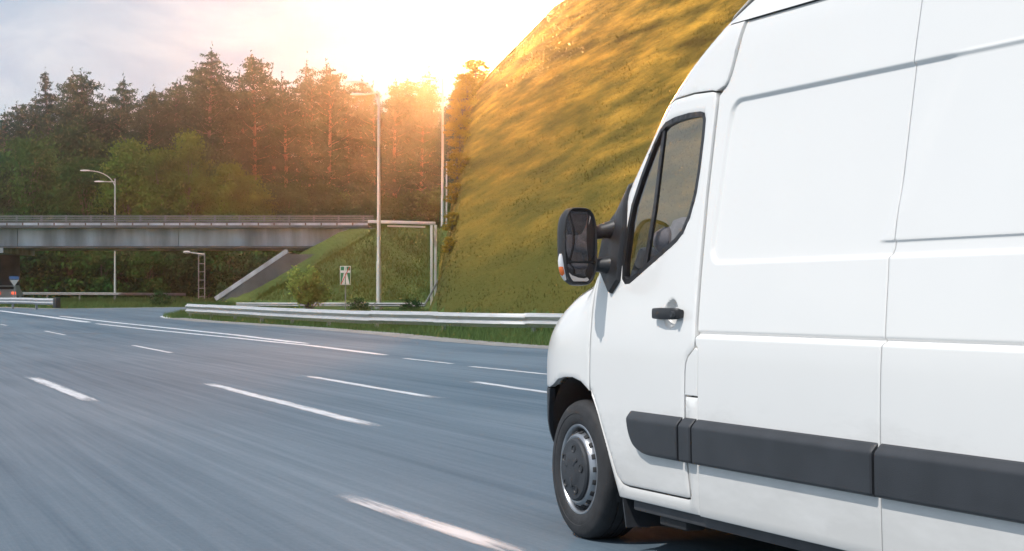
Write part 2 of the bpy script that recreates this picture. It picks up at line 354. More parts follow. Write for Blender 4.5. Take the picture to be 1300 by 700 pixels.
# ------------------------------------------------------------------ flat sheets
def inside(poly, P):
    P = np.asarray(P); x, y = P[:, 0], P[:, 1]; r = np.zeros(len(P), bool); n = len(poly)
    for i in range(n):
        x1, y1 = poly[i]; x2, y2 = poly[(i + 1) % n]
        c = ((y1 > y) != (y2 > y)); 
        if y2 != y1: r ^= c & (x < (x2 - x1) * (y - y1) / (y2 - y1) + x1)
    return r
def seg_dist(poly, P):
    P = np.asarray(P, float); d = np.full(len(P), 1e9); n = len(poly)
    for i in range(n):
        a = np.array(poly[i]); b = np.array(poly[(i + 1) % n]); ab = b - a; l2 = (ab ** 2).sum()
        t = np.clip(((P - a) @ ab) / l2, 0, 1) if l2 > 0 else np.zeros(len(P))
        d = np.minimum(d, np.sqrt(((P - a - t[:, None] * ab) ** 2).sum(1)))
    return d
def tri_poly(outer, holes, pts, extra_rings=()):
    """constrained Delaunay of an outline with interior points; returns verts(2d), tris, list of loops (index lists)"""
    V = []; E = []; loops = []
    for lp in [outer] + list(holes):
        b = len(V); V += [tuple(p) for p in lp]; k = len(lp)
        E += [(b + i, b + (i + 1) % k) for i in range(k)]; loops.append(list(range(b, b + k)))
    nb = len(V)
    for r in extra_rings: V += [tuple(p) for p in r]
    V += [tuple(p) for p in pts]
    vo, eo, fo, ov, oe, of = delaunay_2d_cdt([Vector(v) for v in V], E, [], 0, 1e-6)
    vo = np.array([tuple(v) for v in vo]); T = np.array([f for f in fo])
    remap = {}
    for newi, olds in enumerate(ov):
        for o in olds: remap[o] = newi
    c = vo[T].mean(1); keep = inside(outer, c)
    for h in holes: keep &= ~inside(h, c)
    T = T[keep]
    # make all triangles counter clockwise
    a = vo[T[:, 0]]; b = vo[T[:, 1]]; cc = vo[T[:, 2]]
    ar = (b[:, 0] - a[:, 0]) * (cc[:, 1] - a[:, 1]) - (b[:, 1] - a[:, 1]) * (cc[:, 0] - a[:, 0])
    T[ar < 0] = T[ar < 0][:, ::-1]; T = T[np.abs(ar) > 1e-12]
    loops = [[remap[i] for i in l] for l in loops]
    return vo, T, loops
def sheet(name, poly, up, material, parent=None, step=3.0):
    poly = [tuple(p)[:2] for p in poly]
    # resample the outline so it follows the gradient
    out = []
    for i in range(len(poly)):
        a = np.array(poly[i]); b = np.array(poly[(i + 1) % len(poly)]); n = max(1, int(np.hypot(*(b - a)) / step))
        out += [tuple(a + (b - a) * k / n) for k in range(n)]
    P = np.array(out); gx, gy = np.meshgrid(np.arange(P[:, 0].min(), P[:, 0].max(), step * 1.6), np.arange(P[:, 1].min(), P[:, 1].max(), step))
    G = np.stack([gx.ravel(), gy.ravel()], 1); G = G[inside(out, G)]
    if len(G): G = G[seg_dist(out, G) > step * .35]
    vo, T, _ = tri_poly(out, [], G)
    V = np.column_stack([vo, zb(vo[:, 1]) + up])
    me = np_mesh(name, V, T, smooth=True)
    return mobj(name, me, material, parent)

def asphalt_material():
    m = bpy.data.materials.new('worn_asphalt'); m.use_nodes = True; nt = m.node_tree; N = nt.nodes.new; L = nt.links.new
    b = nt.nodes['Principled BSDF']; b.inputs['Specular IOR Level'].default_value = .10; b.inputs['Roughness'].default_value = .85
    tc = N('ShaderNodeTexCoord')
    r_ = N('ShaderNodeMapping'); r_.inputs['Rotation'].default_value = (0, 0, -R(20.5)); L(tc.outputs['Object'], r_.inputs['Vector'])
    def noise(scale, sx, sy, det=5, rough=.6):
        mp = N('ShaderNodeMapping'); mp.inputs['Scale'].default_value = (sx, sy, 1); L(r_.outputs[0], mp.inputs['Vector'])
        n = N('ShaderNodeTexNoise'); n.inputs['Scale'].default_value = scale; n.inputs['Detail'].default_value = det; n.inputs['Roughness'].default_value = rough; L(mp.outputs[0], n.inputs['Vector']); return n
    wear = noise(1.0, .55, .02, 4)          # broad wheel-track bands along the carriageway
    streak = noise(1.0, 7.0, .10, 5, .7)   # fine longitudinal scuffs
    fine = noise(38.0, 1, .6, 6, .75)            # aggregate
    blotch = noise(.12, 1, .6, 4)
    cr = N('ShaderNodeValToRGB'); cr.color_ramp.elements[0].position = .38; cr.color_ramp.elements[1].position = .62
    cr.color_ramp.elements[0].color = (.060, .098, .136, 1); cr.color_ramp.elements[1].color = (.172, .222, .264, 1)
    def mul(a, w): 
        k = N('ShaderNodeMath'); k.operation = 'MULTIPLY'; L(a, k.inputs[0]); k.inputs[1].default_value = w; return k.outputs[0]
    def add(a, c):
        k = N('ShaderNodeMath'); k.operation = 'ADD'; L(a, k.inputs[0]); L(c, k.inputs[1]); return k.outputs[0]
    f = add(add(mul(wear.outputs[0], .34), mul(streak.outputs[0], .30)), add(mul(blotch.outputs[0], .22), mul(fine.outputs[0], .14)))
    L(f, cr.inputs[0]); L(cr.outputs[0], b.inputs['Base Color'])
    bp = N('ShaderNodeBump'); bp.inputs['Strength'].default_value = .25; bp.inputs['Distance'].default_value = .006; L(add(fine.outputs[0], streak.outputs[0]), bp.inputs['Height']); L(bp.outputs[0], b.inputs['Normal'])
    return m
def marking_material():
    m = bpy.data.materials.new('worn_white_marking'); m.use_nodes = True; nt = m.node_tree; N = nt.nodes.new; L = nt.links.new
    b = nt.nodes['Principled BSDF']; b.inputs['Roughness'].default_value = .6
    tc = N('ShaderNodeTexCoord'); r_ = N('ShaderNodeMapping'); r_.inputs['Rotation'].default_value = (0, 0, -R(20.5)); L(tc.outputs['Object'], r_.inputs['Vector'])
    mp = N('ShaderNodeMapping'); mp.inputs['Scale'].default_value = (7, .5, 1); L(r_.outputs[0], mp.inputs['Vector'])
    n = N('ShaderNodeTexNoise'); n.inputs['Scale'].default_value = 2; n.inputs['Detail'].default_value = 6; n.inputs['Roughness'].default_value = .7; L(mp.outputs[0], n.inputs['Vector'])
    cr = N('ShaderNodeValToRGB'); cr.color_ramp.elements[0].position = .30; cr.color_ramp.elements[1].position = .55
    cr.color_ramp.elements[0].color = (.34, .37, .41, 1); cr.color_ramp.elements[1].color = (.68, .70, .73, 1); L(n.outputs[0], cr.inputs[0]); L(cr.outputs[0], b.inputs['Base Color'])
    return m
M['asphalt'] = asphalt_material(); M['marking'] = marking_material()
M['gravel'] = mat('gravel_edge', (.24, .235, .225), rough=.95, var=.3, vscale=3, bump=.4, bscale=30)
VD = Vector((-math.sin(VAN_TH), math.cos(VAN_TH))); 
edge_px = [(705, 443.5), (640, 439.5), (578, 434.6), (472, 424), (370, 416), (260, 409), (212, 404.5)]
edge = [gpt(*p) for p in edge_px]
ramp_r = [gpt(206, 402.5), gpt(214, 400), gpt(228, 397), gpt(262, 393), gpt(300, 391)]
ramp_l = [gpt(300, 389), gpt(240, 390.5), gpt(190, 391), gpt(120, 392), gpt(75, 392.5), gpt(30, 391.5), gpt(0, 390.5), gpt(-120, 388.5)]
e0 = edge[0].xy
back = [Vector((-70, 95)), Vector((-75, -80)), Vector((45, -80)), e0 - VD * 60, e0 - VD * 30, e0 - VD * 10]
road_poly = [p.xy for p in edge] + [p.xy for p in ramp_r] + [p.xy for p in ramp_l] + back
road = sheet('road', road_poly, .012, M['asphalt'], step=2.0); tag(road, kind='structure')
# gravel shoulder strip along the asphalt edge
def band(pts, w0, w1, closed=False):
    """polygon around a polyline; w0/w1 = offset to the left / right of travel"""
    P = [Vector(p).to_2d() if len(p) > 2 else Vector(p) for p in pts]; Lf = []; Rt = []
    for i, p in enumerate(P):
        t = (P[min(i + 1, len(P) - 1)] - P[max(i - 1, 0)]).normalized(); nrm = Vector((-t.y, t.x))
        a = w0[i] if hasattr(w0, '__len__') else w0; b = w1[i] if hasattr(w1, '__len__') else w1
        Lf.append(p + nrm * a); Rt.append(p - nrm * b)
    return Rt + Lf[::-1]
sh_pts = [e0 - VD * 40, e0 - VD * 15] + [p.xy for p in edge]
sh = sheet('road_shoulder', band(sh_pts, .35, .9), .018, M['gravel'], step=1.5); tag(sh, kind='structure')
sh2 = sheet('road_shoulder', band([p.xy for p in ramp_l], .8, .5), .018, M['gravel'], step=1.5); tag(sh2, kind='structure')

# painted markings (children of the road)
def ragged(P, w, taper=.9, seed=0):
    """outline of a worn stripe along P with slightly uneven, tapering ends"""
    rr = random.Random(seed); P = [Vector(p).to_2d() if len(p) > 2 else Vector(p) for p in P]
    L_ = [(P[i + 1] - P[i]).length for i in range(len(P) - 1)]; tot = sum(L_); n = max(6, int(tot / .35)); Q = []
    for k in range(n + 1):
        d = tot * k / n; i = 0
        while i < len(L_) - 1 and d > L_[i]: d -= L_[i]; i += 1
        Q.append(P[i] + (P[i + 1] - P[i]) * (d / L_[i]))
    w0 = []; w1 = []
    for k in range(n + 1):
        e = min(k, n - k) * tot / n; s = min(1, .55 + .45 * e / max(.01, taper))
        w0.append(w / 2 * s * (1 + rr.uniform(-.06, .06))); w1.append(w / 2 * s * (1 + rr.uniform(-.06, .06)))
    return band(Q, w0, w1)
dashes = [((464, 642), (640, 700), .125), ((268, 489.5), (462, 540), .16), ((393, 479.5), (543, 505.5), .15), ((603, 486.5), (700, 501), .15),
          ((43, 481.5), (112, 509.5), .17), ((169, 439.5), (217, 449), .14), ((57, 421), (83, 426.3), .13), ((0, 412.3), (9, 414), .12),
          ((513, 456.2), (574, 463.2), .13), ((600, 466.8), (697, 477), .14), ((-150, 455), (-60, 475), .15), ((-330, 640), (-200, 720), .17)]
def worn_dash(a, b, w, soft=1.0):
    A = gpt(*a); B = gpt(*b); d = (B - A).xy; L_ = d.length; d.normalize(); nr = Vector((-d.y, d.x)); A2 = A.xy - d * .25 * soft; L2 = L_ + .5 * soft; rows = max(8, int(L2 / .2)); cols = [-1, -.55, -.2, .2, .55, 1]
    V = []; W = []
    for j in range(rows + 1):
        for c in cols:
            q = A2 + d * (L2 * j / rows) + nr * (c * w * .78); V.append((q.x, q.y, float(zb(q.y)) + .018)); e_ = min(j, rows - j) / rows * L2
            W.append(min((1 - abs(c)) * 1.15, e_ / (.6 * soft)))
    n_ = len(cols); Fq = [(j * n_ + i, j * n_ + i + 1, (j + 1) * n_ + i + 1, (j + 1) * n_ + i) for j in range(rows) for i in range(n_ - 1)]
    me = py_mesh('lane_dash', V, Fq); at_ = me.attributes.new('paint_left', 'FLOAT', 'POINT'); at_.data.foreach_set('value', W)
    return mobj('lane_dash', me, M['marking_worn'], road)
def worn_mat():
    m = M['marking'].copy(); m.name = 'worn_dash_paint'; nt = m.node_tree; N = nt.nodes.new; L = nt.links.new; b = nt.nodes['Principled BSDF']
    at_ = N('ShaderNodeAttribute'); at_.attribute_name = 'paint_left'; n_ = [x for x in nt.nodes if x.type == 'TEX_NOISE'][0]
    k = N('ShaderNodeMath'); k.operation = 'MULTIPLY_ADD'; L(n_.outputs[0], k.inputs[0]); k.inputs[1].default_value = .9; L(at_.outputs['Fac'], k.inputs[2])
    r_ = N('ShaderNodeMapRange'); r_.interpolation_type = 'SMOOTHSTEP'; r_.inputs[1].default_value = .42; r_.inputs[2].default_value = 1.30; r_.inputs[4].default_value = .88; L(k.outputs[0], r_.inputs[0]); L(r_.outputs[0], b.inputs['Alpha'])
    return m
M['marking_worn'] = worn_mat()
for i, (a, b, w) in enumerate(dashes):
    worn_dash(a, b, w, 2.4 if b[1] > 505 else 1.2 if b[1] > 470 else .5)
def stripe(pxs, w, seed):
    return sheet('edge_line', ragged([gpt(*p) for p in pxs], w, 1.5, seed), .018, M['marking'], road, step=2.0)
stripe([(-90, 387.6), (0, 395.2), (58, 402.4), (113, 410)], .42, 21)
stripe([(76, 402), (138, 409.3), (208, 416.6), (300, 426.2), (390, 437.2)], .30, 22)
stripe([(122, 411.6), (185, 418.6), (300, 430), (395, 439.8), (440, 445.6), (490, 452)], .26, 23)
stripe([(228, 405.8), (214, 404.5), (207, 402.8), (214, 400.6)], .32, 24)
# old tar joint across the lanes
M['tar'] = mat('tar_joint', (.055, .065, .078), rough=.8, var=.3, vscale=2)
sheet('tar_joint', ragged([gpt(-30, 424.5), gpt(40, 424.6), gpt(110, 424.3), gpt(215, 424.6)], .30, 2, 31), .0155, M['tar'], road, step=1.5)

# ------------------------------------------------------------------ guardrails
WPROF = [(-.02, .0), (-.005, .012), (.0, .05), (.055, .085), (.075, .12), (.055, .155), (.005, .19), (.0, .23), (.005, .27), (.055, .305), (.075, .34), (.055, .375), (.0, .41), (-.005, .448), (-.02, .46)]
def smooth_path(P, n):
    P = [Vector(p) for p in P]; out = []
    for i in range(len(P) - 1):
        p0 = P[max(i - 1, 0)]; p1 = P[i]; p2 = P[i + 1]; p3 = P[min(i + 2, len(P) - 1)]
        for k in range(n):
            t = k / n
            out.append(.5 * ((2 * p1) + (p2 - p0) * t + (2 * p0 - 5 * p1 + 4 * p2 - p3) * t * t + (3 * p1 - p0 - 3 * p2 + p3) * t ** 3))
    out.append(P[-1]); return out
def guardrail(name, label, path, top, scale=1.0, seglen=4.0, face=1, group=None, end_block=False, bm_='galv'):
    P = smooth_path([Vector((p[0], p[1], 0)) for p in path], 24)
    root = empty(name, on(P[0].x, P[0].y)); tag(root, label, 'guardrail', group)
    inv = Matrix.Translation(-root.location)
    # arc-length resample
    D = [0]
    for i in range(1, len(P)): D.append(D[-1] + (P[i] - P[i - 1]).length)
    def pos(d):
        d = max(0, min(D[-1], d)); i = 0
        i = int(np.searchsorted(D, d)); i = max(1, min(i, len(P) - 1)); t = (d - D[i - 1]) / max(1e-6, D[i] - D[i - 1])
        return P[i - 1].lerp(P[i], t), (P[i] - P[i - 1]).normalized()
    nseg = max(1, round(D[-1] / seglen)); step = D[-1] / nseg
    for s_ in range(nseg):
        V = []; Fc = []; m = 5; k = len(WPROF); jit = random.uniform(-.012, .012); tilt = random.uniform(-.01, .01)
        for j in range(m + 1):
            d0 = s_ * step + (step + .10) * j / m
            p, t = pos(d0); nrm = Vector((-t.y, t.x, 0)) * face
            base = float(zb(p.y)) if abs(float(terrain(p.x, p.y)) - float(zb(p.y))) < .4 else float(terrain(p.x, p.y))
            for (o, h) in WPROF:
                q = p + nrm * (o * scale * 1.15 + .012 * (s_ % 2)); V.append((q.x, q.y, base + top - .46 * scale + h * scale + jit + tilt * (j / m)))
        for j in range(m):
            for i in range(k - 1): Fc.append((j * k + i, (j + 1) * k + i, (j + 1) * k + i + 1, j * k + i + 1))
        V = [Vector(v) - root.location for v in V]
        mb = MB(); mb.add(V, Fc); mb.build('beam', M[bm_], root, smooth=True, sharp=60)
        p, t = pos(s_ * step + .3); nrm = Vector((-t.y, t.x, 0)) * face
        base = float(terrain(p.x, p.y)); q = p - nrm * .10
        rot = Matrix.Rotation(math.atan2(t.y, t.x), 3, 'Z'); mb = MB()
        mb.box(Vector((q.x, q.y, base + top / 2 - .15)) - root.location, (.10, .12, top + .22), rot); mb.build('post', M['galv_post'], root)
    if end_block:
        p, t = pos(0 if end_block == 1 else D[-1]); base = float(terrain(p.x, p.y)); mb = MB()
        mb.box(Vector((p.x, p.y, base + top - .26)) - root.location, (.5, .3, .62), Matrix.Rotation(math.atan2(t.y, t.x), 3, 'Z')); mb.build('end_cap', M['black'], root, bevel=.05)
    return root
def rp(px, Y): return ((px - 650) / F * Y, Y)
e58 = rp(705, 57)
guardrail('guardrail', 'long corrugated galvanised guardrail bordering the grass verge below the green motorway sign', [rp(237, 86), rp(330, 74.5), rp(450, 65), rp(600, 59.3), e58, (4.8, 50.5), (9.0, 40.5), (17.0, 21.0)], .66, 1.0, face=-1)
guardrail('guardrail', 'short guardrail ending in a dark end cap by the bridge pier', [rp(-90, 122), rp(0, 115), rp(72, 108)], .72, .85, seglen=4, face=-1, end_block=2)
guardrail('guardrail', 'thin far guardrail running under the bridge in front of dark bushes', [rp(20, 163), rp(75, 160), rp(160, 157), rp(236, 155)], .80, .5, face=-1, bm_='galv_post')
guardrail('guardrail', 'dark rail at the foot of the grass bank behind the tall lamp post', [rp(300, 107), rp(400, 105), rp(480, 104), rp(556, 103.5)], .50, .5, face=-1, bm_='galv_post')

# ------------------------------------------------------------------ overpass
def overpass():
    Y0 = 145.0; XL, XR = -80.0, at(430, 300, Y0).x
    zt = at(0, 290, Y0).z; zu = at(0, 314.5, Y0).z
    root = empty('overpass_bridge', (XR, Y0, float(zb(Y0)))); tag(root, 'grey concrete road overpass with railing crossing the motorway in front of the forest', 'bridge')
    O = root.location
    def pb(name, c, d, m, bevel=0, rot=None):
        mb = MB(); mb.box(Vector(c) - O, d, rot); return mb.build(name, m, root, bevel=bevel)
    W = XR - XL; xc = (XL + XR) / 2
    sgl = 13.0; xe = XR
    while xe > XL:
        pb('girder', (xe - sgl / 2, Y0 + .6 + random.uniform(-.02, .02), (zt + zu) / 2), (sgl - .05, .5, zt - zu), M['concrete']); xe -= sgl
    pb('girder', (xc, Y0 + 5.0, (zt + zu) / 2), (W - .4, .5, zt - zu), M['concrete'])
    pb('girder', (xc, Y0 + 9.4, (zt + zu) / 2), (W, .5, zt - zu), M['concrete'])
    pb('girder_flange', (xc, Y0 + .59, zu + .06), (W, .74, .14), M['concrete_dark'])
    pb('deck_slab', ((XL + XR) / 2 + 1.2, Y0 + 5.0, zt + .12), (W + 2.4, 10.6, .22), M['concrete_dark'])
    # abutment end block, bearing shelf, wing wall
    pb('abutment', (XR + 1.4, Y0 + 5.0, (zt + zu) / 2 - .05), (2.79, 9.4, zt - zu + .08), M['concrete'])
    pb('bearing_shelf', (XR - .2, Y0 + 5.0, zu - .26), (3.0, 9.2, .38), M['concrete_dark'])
    pb('wing_wall', (XR + 1.6, Y0 + .32, zt - .5), (2.6, .3, 1.05), M['concrete'])
    # edge panels with rusty brackets between
    n = 54; pw = (W + 2.4) / n
    for i in range(n):
        x = XL + pw * (i + .5)
        if x + pw < at(-60, 0, Y0).x: continue
        pb('edge_panel', (x, Y0 - .03, zt + .235 + random.uniform(-.012, .012)), (pw - .13, .16, .36), M['concrete'])
        pb('bracket', (x + pw / 2, Y0 - .0, zt + .215), (.12, .10, .40), M['rust'])
    pb('kerb', (xc + 1.3, Y0 + .12, zt + .48), (W + 2.6, .34, .12), M['concrete_dark'])
    # railing
    z0 = zt + .54
    for h, t in ((.10, .09), (.27, .08), (.44, .10)):
        pb('rail', (xc + 1.4, Y0 + .12, z0 + h), (W + 2.8, .07, t), M['rail_paint'])
    k = 0; x = XL
    while x < XR + 2.8:
        if x > at(-60, 0, Y0).x: pb('railing_post', (x, Y0 + .16, z0 + .24), (.14, .12, .54), M['rail_paint'])
        x += 2.0
    # pier
    px0 = at(-5, 0, Y0 + 1).x
    pb('pier_cap', (px0 - 1.0, Y0 + 5, zu - .22), (3.6, 9.6, .42), M['concrete'])
    for dy in (1.6, 8.0):
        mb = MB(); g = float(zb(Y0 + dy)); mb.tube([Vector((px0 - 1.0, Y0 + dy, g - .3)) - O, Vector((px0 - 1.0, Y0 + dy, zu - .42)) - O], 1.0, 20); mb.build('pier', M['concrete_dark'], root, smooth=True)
    return root
overpass()
# concrete slope protection below the abutment
def slope_paving():
    Y0, Y1 = 144.6, 154.5
    a = at(277, 383, Y0); b = at(368, 319, Y0)
    root = empty('slope_paving', (a.x, Y0, float(zb(Y0)))); tag(root, 'dark sloping concrete slab facing under the bridge end', 'paving'); O = root.location
    nrow, ncol = 9, 4
    dirv = Vector((b.x - a.x, 0, b.z - .35 - float(zb(Y0)))); L_ = dirv.length; dirv.normalize(); nrm = Vector((-dirv.z, 0, dirv.x))
    for r in range(nrow):
        for c in range(ncol):
            p = Vector((a.x, Y0 + (c + .5) * (Y1 - Y0) / ncol, float(zb(Y0)) + .12)) + dirv * ((r + .5) * L_ / nrow) + nrm * random.uniform(.10, .13)
            rot = Matrix((dirv, Vector((0, 1, 0)), nrm)).transposed()
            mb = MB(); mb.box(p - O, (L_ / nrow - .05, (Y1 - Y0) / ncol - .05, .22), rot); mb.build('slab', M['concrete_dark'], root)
    mb = MB(); p = Vector((a.x, 143.75, float(zb(Y0)) + .25)) + dirv * (L_ / 2) + nrm * .14
    mb.box(p - O, (L_, .34, .34), Matrix((dirv, Vector((0, 1, 0)), nrm)).transposed()); mb.build('edge_kerb', M['concrete'], root)
    pxs = [(279, 384), (356, 323), (402, 323), (390, 333), (352, 357), (322, 384)]; Yw = 143.6
    pts = [at(x, y, Yw) - O for x, y in pxs]; n = len(pts); V = pts + [q + Vector((0, .5, 0)) for q in pts]
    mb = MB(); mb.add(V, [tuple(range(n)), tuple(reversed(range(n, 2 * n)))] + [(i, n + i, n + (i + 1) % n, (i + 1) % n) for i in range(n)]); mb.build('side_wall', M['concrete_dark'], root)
slope_paving()
dr = MB(); dr.box((19.5, 150, DECK_Z - .02), (62, 8, .1)); o = dr.build('approach_road', M['asphalt']); tag(o, kind='structure')

# ------------------------------------------------------------------ poles and signs
def lamp_post(name, label, base, top_z, arms, r0=.11, r1=.06, group=None):
    root = empty(name, base); tag(root, label, 'lamp post', group); h = top_z - base.z
    mb = MB(); mb.tube([(0, 0, -.2), (0, 0, h * .22), (0, 0, h * .221), (0, 0, h)], [r0 * 1.25, r0 * 1.2, r0, r1], 12); mb.build('pole', M['pole'], root, smooth=True)
    mb = MB(); mb.tube([(0, 0, -.1), (0, 0, .18)], r0 * 2.0, 12); mb.build('base_flange', M['galv_post'], root)
    for (ax, az0, az1, curve, ay) in arms:
        z0 = az0 - base.z; z1 = az1 - base.z; pts = []
        for k in range(9):
            t = k / 8
            if curve: pts.append((ax * (1 - math.cos(t * math.pi / 2)) , ay * t, z0 + (z1 - z0) * math.sin(t * math.pi / 2)))
            else: pts.append((ax * t, ay * t, z0 + (z1 - z0) * t))
        mb = MB(); mb.tube(pts, r1 * .65, 8); arm = mb.build('arm', M['pole'], root, smooth=True)
        e = Vector(pts[-1]); dirx = math.copysign(1, ax)
        hd = MB(); L_ = .95
        prof = [(0, .05, .05), (.12, .10, .08), (.5, .16, .11), (.85, .12, .08), (L_, .03, .03)]; V = []; Fc = []
        for (x, w, hh) in prof:
            for q in range(10):
                an = 2 * math.pi * q / 10; V.append((e.x + dirx * (x - .1), e.y + w * math.cos(an), e.z + hh * math.sin(an) * (1 if math.sin(an) > 0 else .5)))
        for i in range(len(prof) - 1):
            for q in range(10): Fc.append((i * 10 + q, i * 10 + (q + 1) % 10, (i + 1) * 10 + (q + 1) % 10, (i + 1) * 10 + q))
        Fc += [tuple(range(10)), tuple(range(40, 50))]
        hd.add(V, Fc); hd.build('lamp_head', M['lamp'], root, smooth=True)
    return root
def ground_at(px, Y): X = (px - 650) / F * Y; return on(X, Y)
Yp = 112.0; b = ground_at(481, Yp)
lamp_post('lamp_post', 'tall pale lamp post with one curved and one straight arm before the grass bank', b, at(481, 117, Yp).z,
          [(at(455, 0, Yp).x - b.x, at(0, 142, Yp).z, at(0, 104, Yp).z, True, 0), (at(462, 0, Yp).x - b.x, at(0, 118, Yp).z, at(0, 120.5, Yp).z, False, -.1)], .13, .075)
Yp = 143.5; b = ground_at(562, Yp)
lamp_post('lamp_post', 'tall straight lamp post rising beside the golden hillside', b, at(562, 100, Yp).z, [(at(549, 0, Yp).x - b.x, at(0, 104, Yp).z, at(0, 101, Yp).z, False, 0)], .12, .07)
Yp = 160.0; b = ground_at(567, Yp)
lamp_post('lamp_post', 'slim half-height post just right of the straight lamp post', b, at(567, 205, Yp).z, [(.9, at(0, 212, Yp).z, at(0, 207, Yp).z, False, .8)], .09, .06)
Yp = 172.0; b = ground_at(146, Yp)
lamp_post('lamp_post', 'two-armed pale lamp post standing behind the bridge railing', b, at(146, 227, Yp).z,
          [(at(113, 0, Yp).x - b.x, at(0, 240, Yp).z, at(0, 217, Yp).z, True, 0), (at(131, 0, Yp).x - b.x, at(0, 231, Yp).z, at(0, 231, Yp).z, False, 0)], .085, .06)
def lattice_mast():
    Yp = 166.0; b = ground_at(256, Yp); root = empty('lattice_mast', b); tag(root, 'low twin-legged ladder mast with bent lamp arm seen under the bridge', 'mast')
    h = at(0, 323, Yp).z - b.z
    for sx in (-.28, .28):
        mb = MB(); mb.tube([(sx, 0, -.2), (sx, 0, h)], .05, 8); mb.build('leg', M['galv_post'], root, smooth=True)
    for k in range(6):
        mb = MB(); mb.tube([(-.28, 0, .4 + k * (h - .5) / 5), (.28, 0, .4 + k * (h - .5) / 5)], .03, 6); mb.build('rung', M['galv_post'], root)
    mb = MB(); mb.tube([(.28, 0, h), (-.3, 0, h + .05), (-1.0, 0, h + .15), (-1.25, 0, h + .2)], .06, 8); mb.build('arm', M['pole'], root, smooth=True)
    mb = MB(); mb.tube([(-1.7, 0, h + .18), (-1.5, 0, h + .22), (-1.1, 0, h + .18)], [.05, .17, .1], 10); mb.build('lamp_head', M['lamp'], root, smooth=True)
lattice_mast()
def gantry():
    Yp = 118.0; b = ground_at(548, Yp); root = empty('sign_gantry', b); tag(root, 'pale metal cantilever gantry frame on the grass bank beside tall lamp post', 'gantry')
    zt = at(0, 284, Yp).z - b.z; xl = at(470, 0, Yp).x - b.x
    for dx, dy in ((0, 0), (.24, .5)):
        mb = MB(); mb.box((dx, dy, zt / 2 - .2), (.17, .17, zt + .4 - .15 * (dx > 0))); mb.build('post', M['pole'], root, bevel=.02)
    rot = Matrix.Rotation(R(1.6), 3, 'Y')
    mb = MB(); mb.box((xl / 2 + .05, 0, zt + .07), (abs(xl) + .4, .2, .2), rot); mb.build('beam', M['pole'], root, bevel=.02)
    mb = MB(); mb.box((xl * .42, .5, zt - .17), (abs(xl) * .62, .12, .10), rot); mb.build('lower_beam', M['pole'], root)
    mb = MB(); mb.box((0, .25, zt - .1), (.08, .6, .08)); mb.build('cross_bar', M['pole'], root)
gantry()
def motorway_sign():
    Yp = 104.0; b = ground_at(438.5, Yp); root = empty('road_sign', b); tag(root, 'small green and white road sign struck through with a red diagonal', 'road sign')
    top = at(0, 338, Yp).z - b.z; bot = at(0, 362, Yp).z - b.z; w = 13.5 / F * Yp; h = top - bot; zc = (top + bot) / 2
    mb = MB(); mb.tube([(0, .06, -.2), (0, .06, top - .1)], .035, 8); mb.build('post', M['galv_post'], root, smooth=True)
    pl = MB(); pl.box((0, 0, zc), (w, .03, h)); plate = pl.build('plate', M['white_plain'], root, bevel=.008)
    def flat(name, pts, y, m):
        V = [(x * w, y, zc + z * h) for x, z in pts] + [(x * w, y + .012, zc + z * h) for x, z in pts]; n = len(pts)
        Fc = [tuple(range(n)), tuple(reversed(range(n, 2 * n)))] + [(i, n + i, n + (i + 1) % n, (i + 1) % n) for i in range(n)]
        mb = MB(); mb.add(V, Fc); return mb.build(name, m, plate)
    flat('green_field', [(-.45, -.47), (.45, -.47), (.45, .47), (-.45, .47)], -.022, M['sign_green'])
    flat('road_symbol', [(-.40, -.47), (-.05, -.47), (-.02, .15), (-.13, .15)], -.027, M['white_plain'])
    flat('road_symbol', [(.05, -.47), (.40, -.47), (.13, .15), (.02, .15)], -.027, M['white_plain'])
    flat('road_symbol', [(-.12, .26), (-.02, .26), (-.02, .47), (-.10, .47)], -.027, M['white_plain'])
    flat('road_symbol', [(.02, .26), (.12, .26), (.10, .47), (.02, .47)], -.027, M['white_plain'])
    flat('bridge_symbol', [(-.44, .14), (.44, .14), (.44, .27), (-.44, .27)], -.030, M['white_plain'])
    flat('red_stripe', [(-.45, -.47), (-.37, -.47), (.45, .47), (.37, .47)], -.035, M['sign_red'])
motorway_sign()
def yield_sign():
    Yp = 139.0; b = ground_at(18, Yp); root = empty('road_sign', b); tag(root, 'small inverted triangle sign with blue top plate beside the bridge pier', 'road sign')
    def z(y): return at(0, y, Yp).z - b.z
    mb = MB(); mb.tube([(0, .05, -.2), (0, .05, z(352))], .04, 8); mb.build('post', M['galv_post'], root)
    mb = MB(); mb.box((0, 0, z(353)), (.76, .03, .24)); mb.build('plate', M['sign_blue'], root)
    w = .36; V = [(-w, 0, z(355.5)), (w, 0, z(355.5)), (0, 0, z(364)), (-w, .025, z(355.5)), (w, .025, z(355.5)), (0, .025, z(364))]
    mb = MB(); mb.add(V, [(0, 1, 2), (5, 4, 3), (0, 3, 4, 1), (1, 4, 5, 2), (2, 5, 3, 0)]); mb.build('triangle', M['sign_back'], root)
yield_sign()
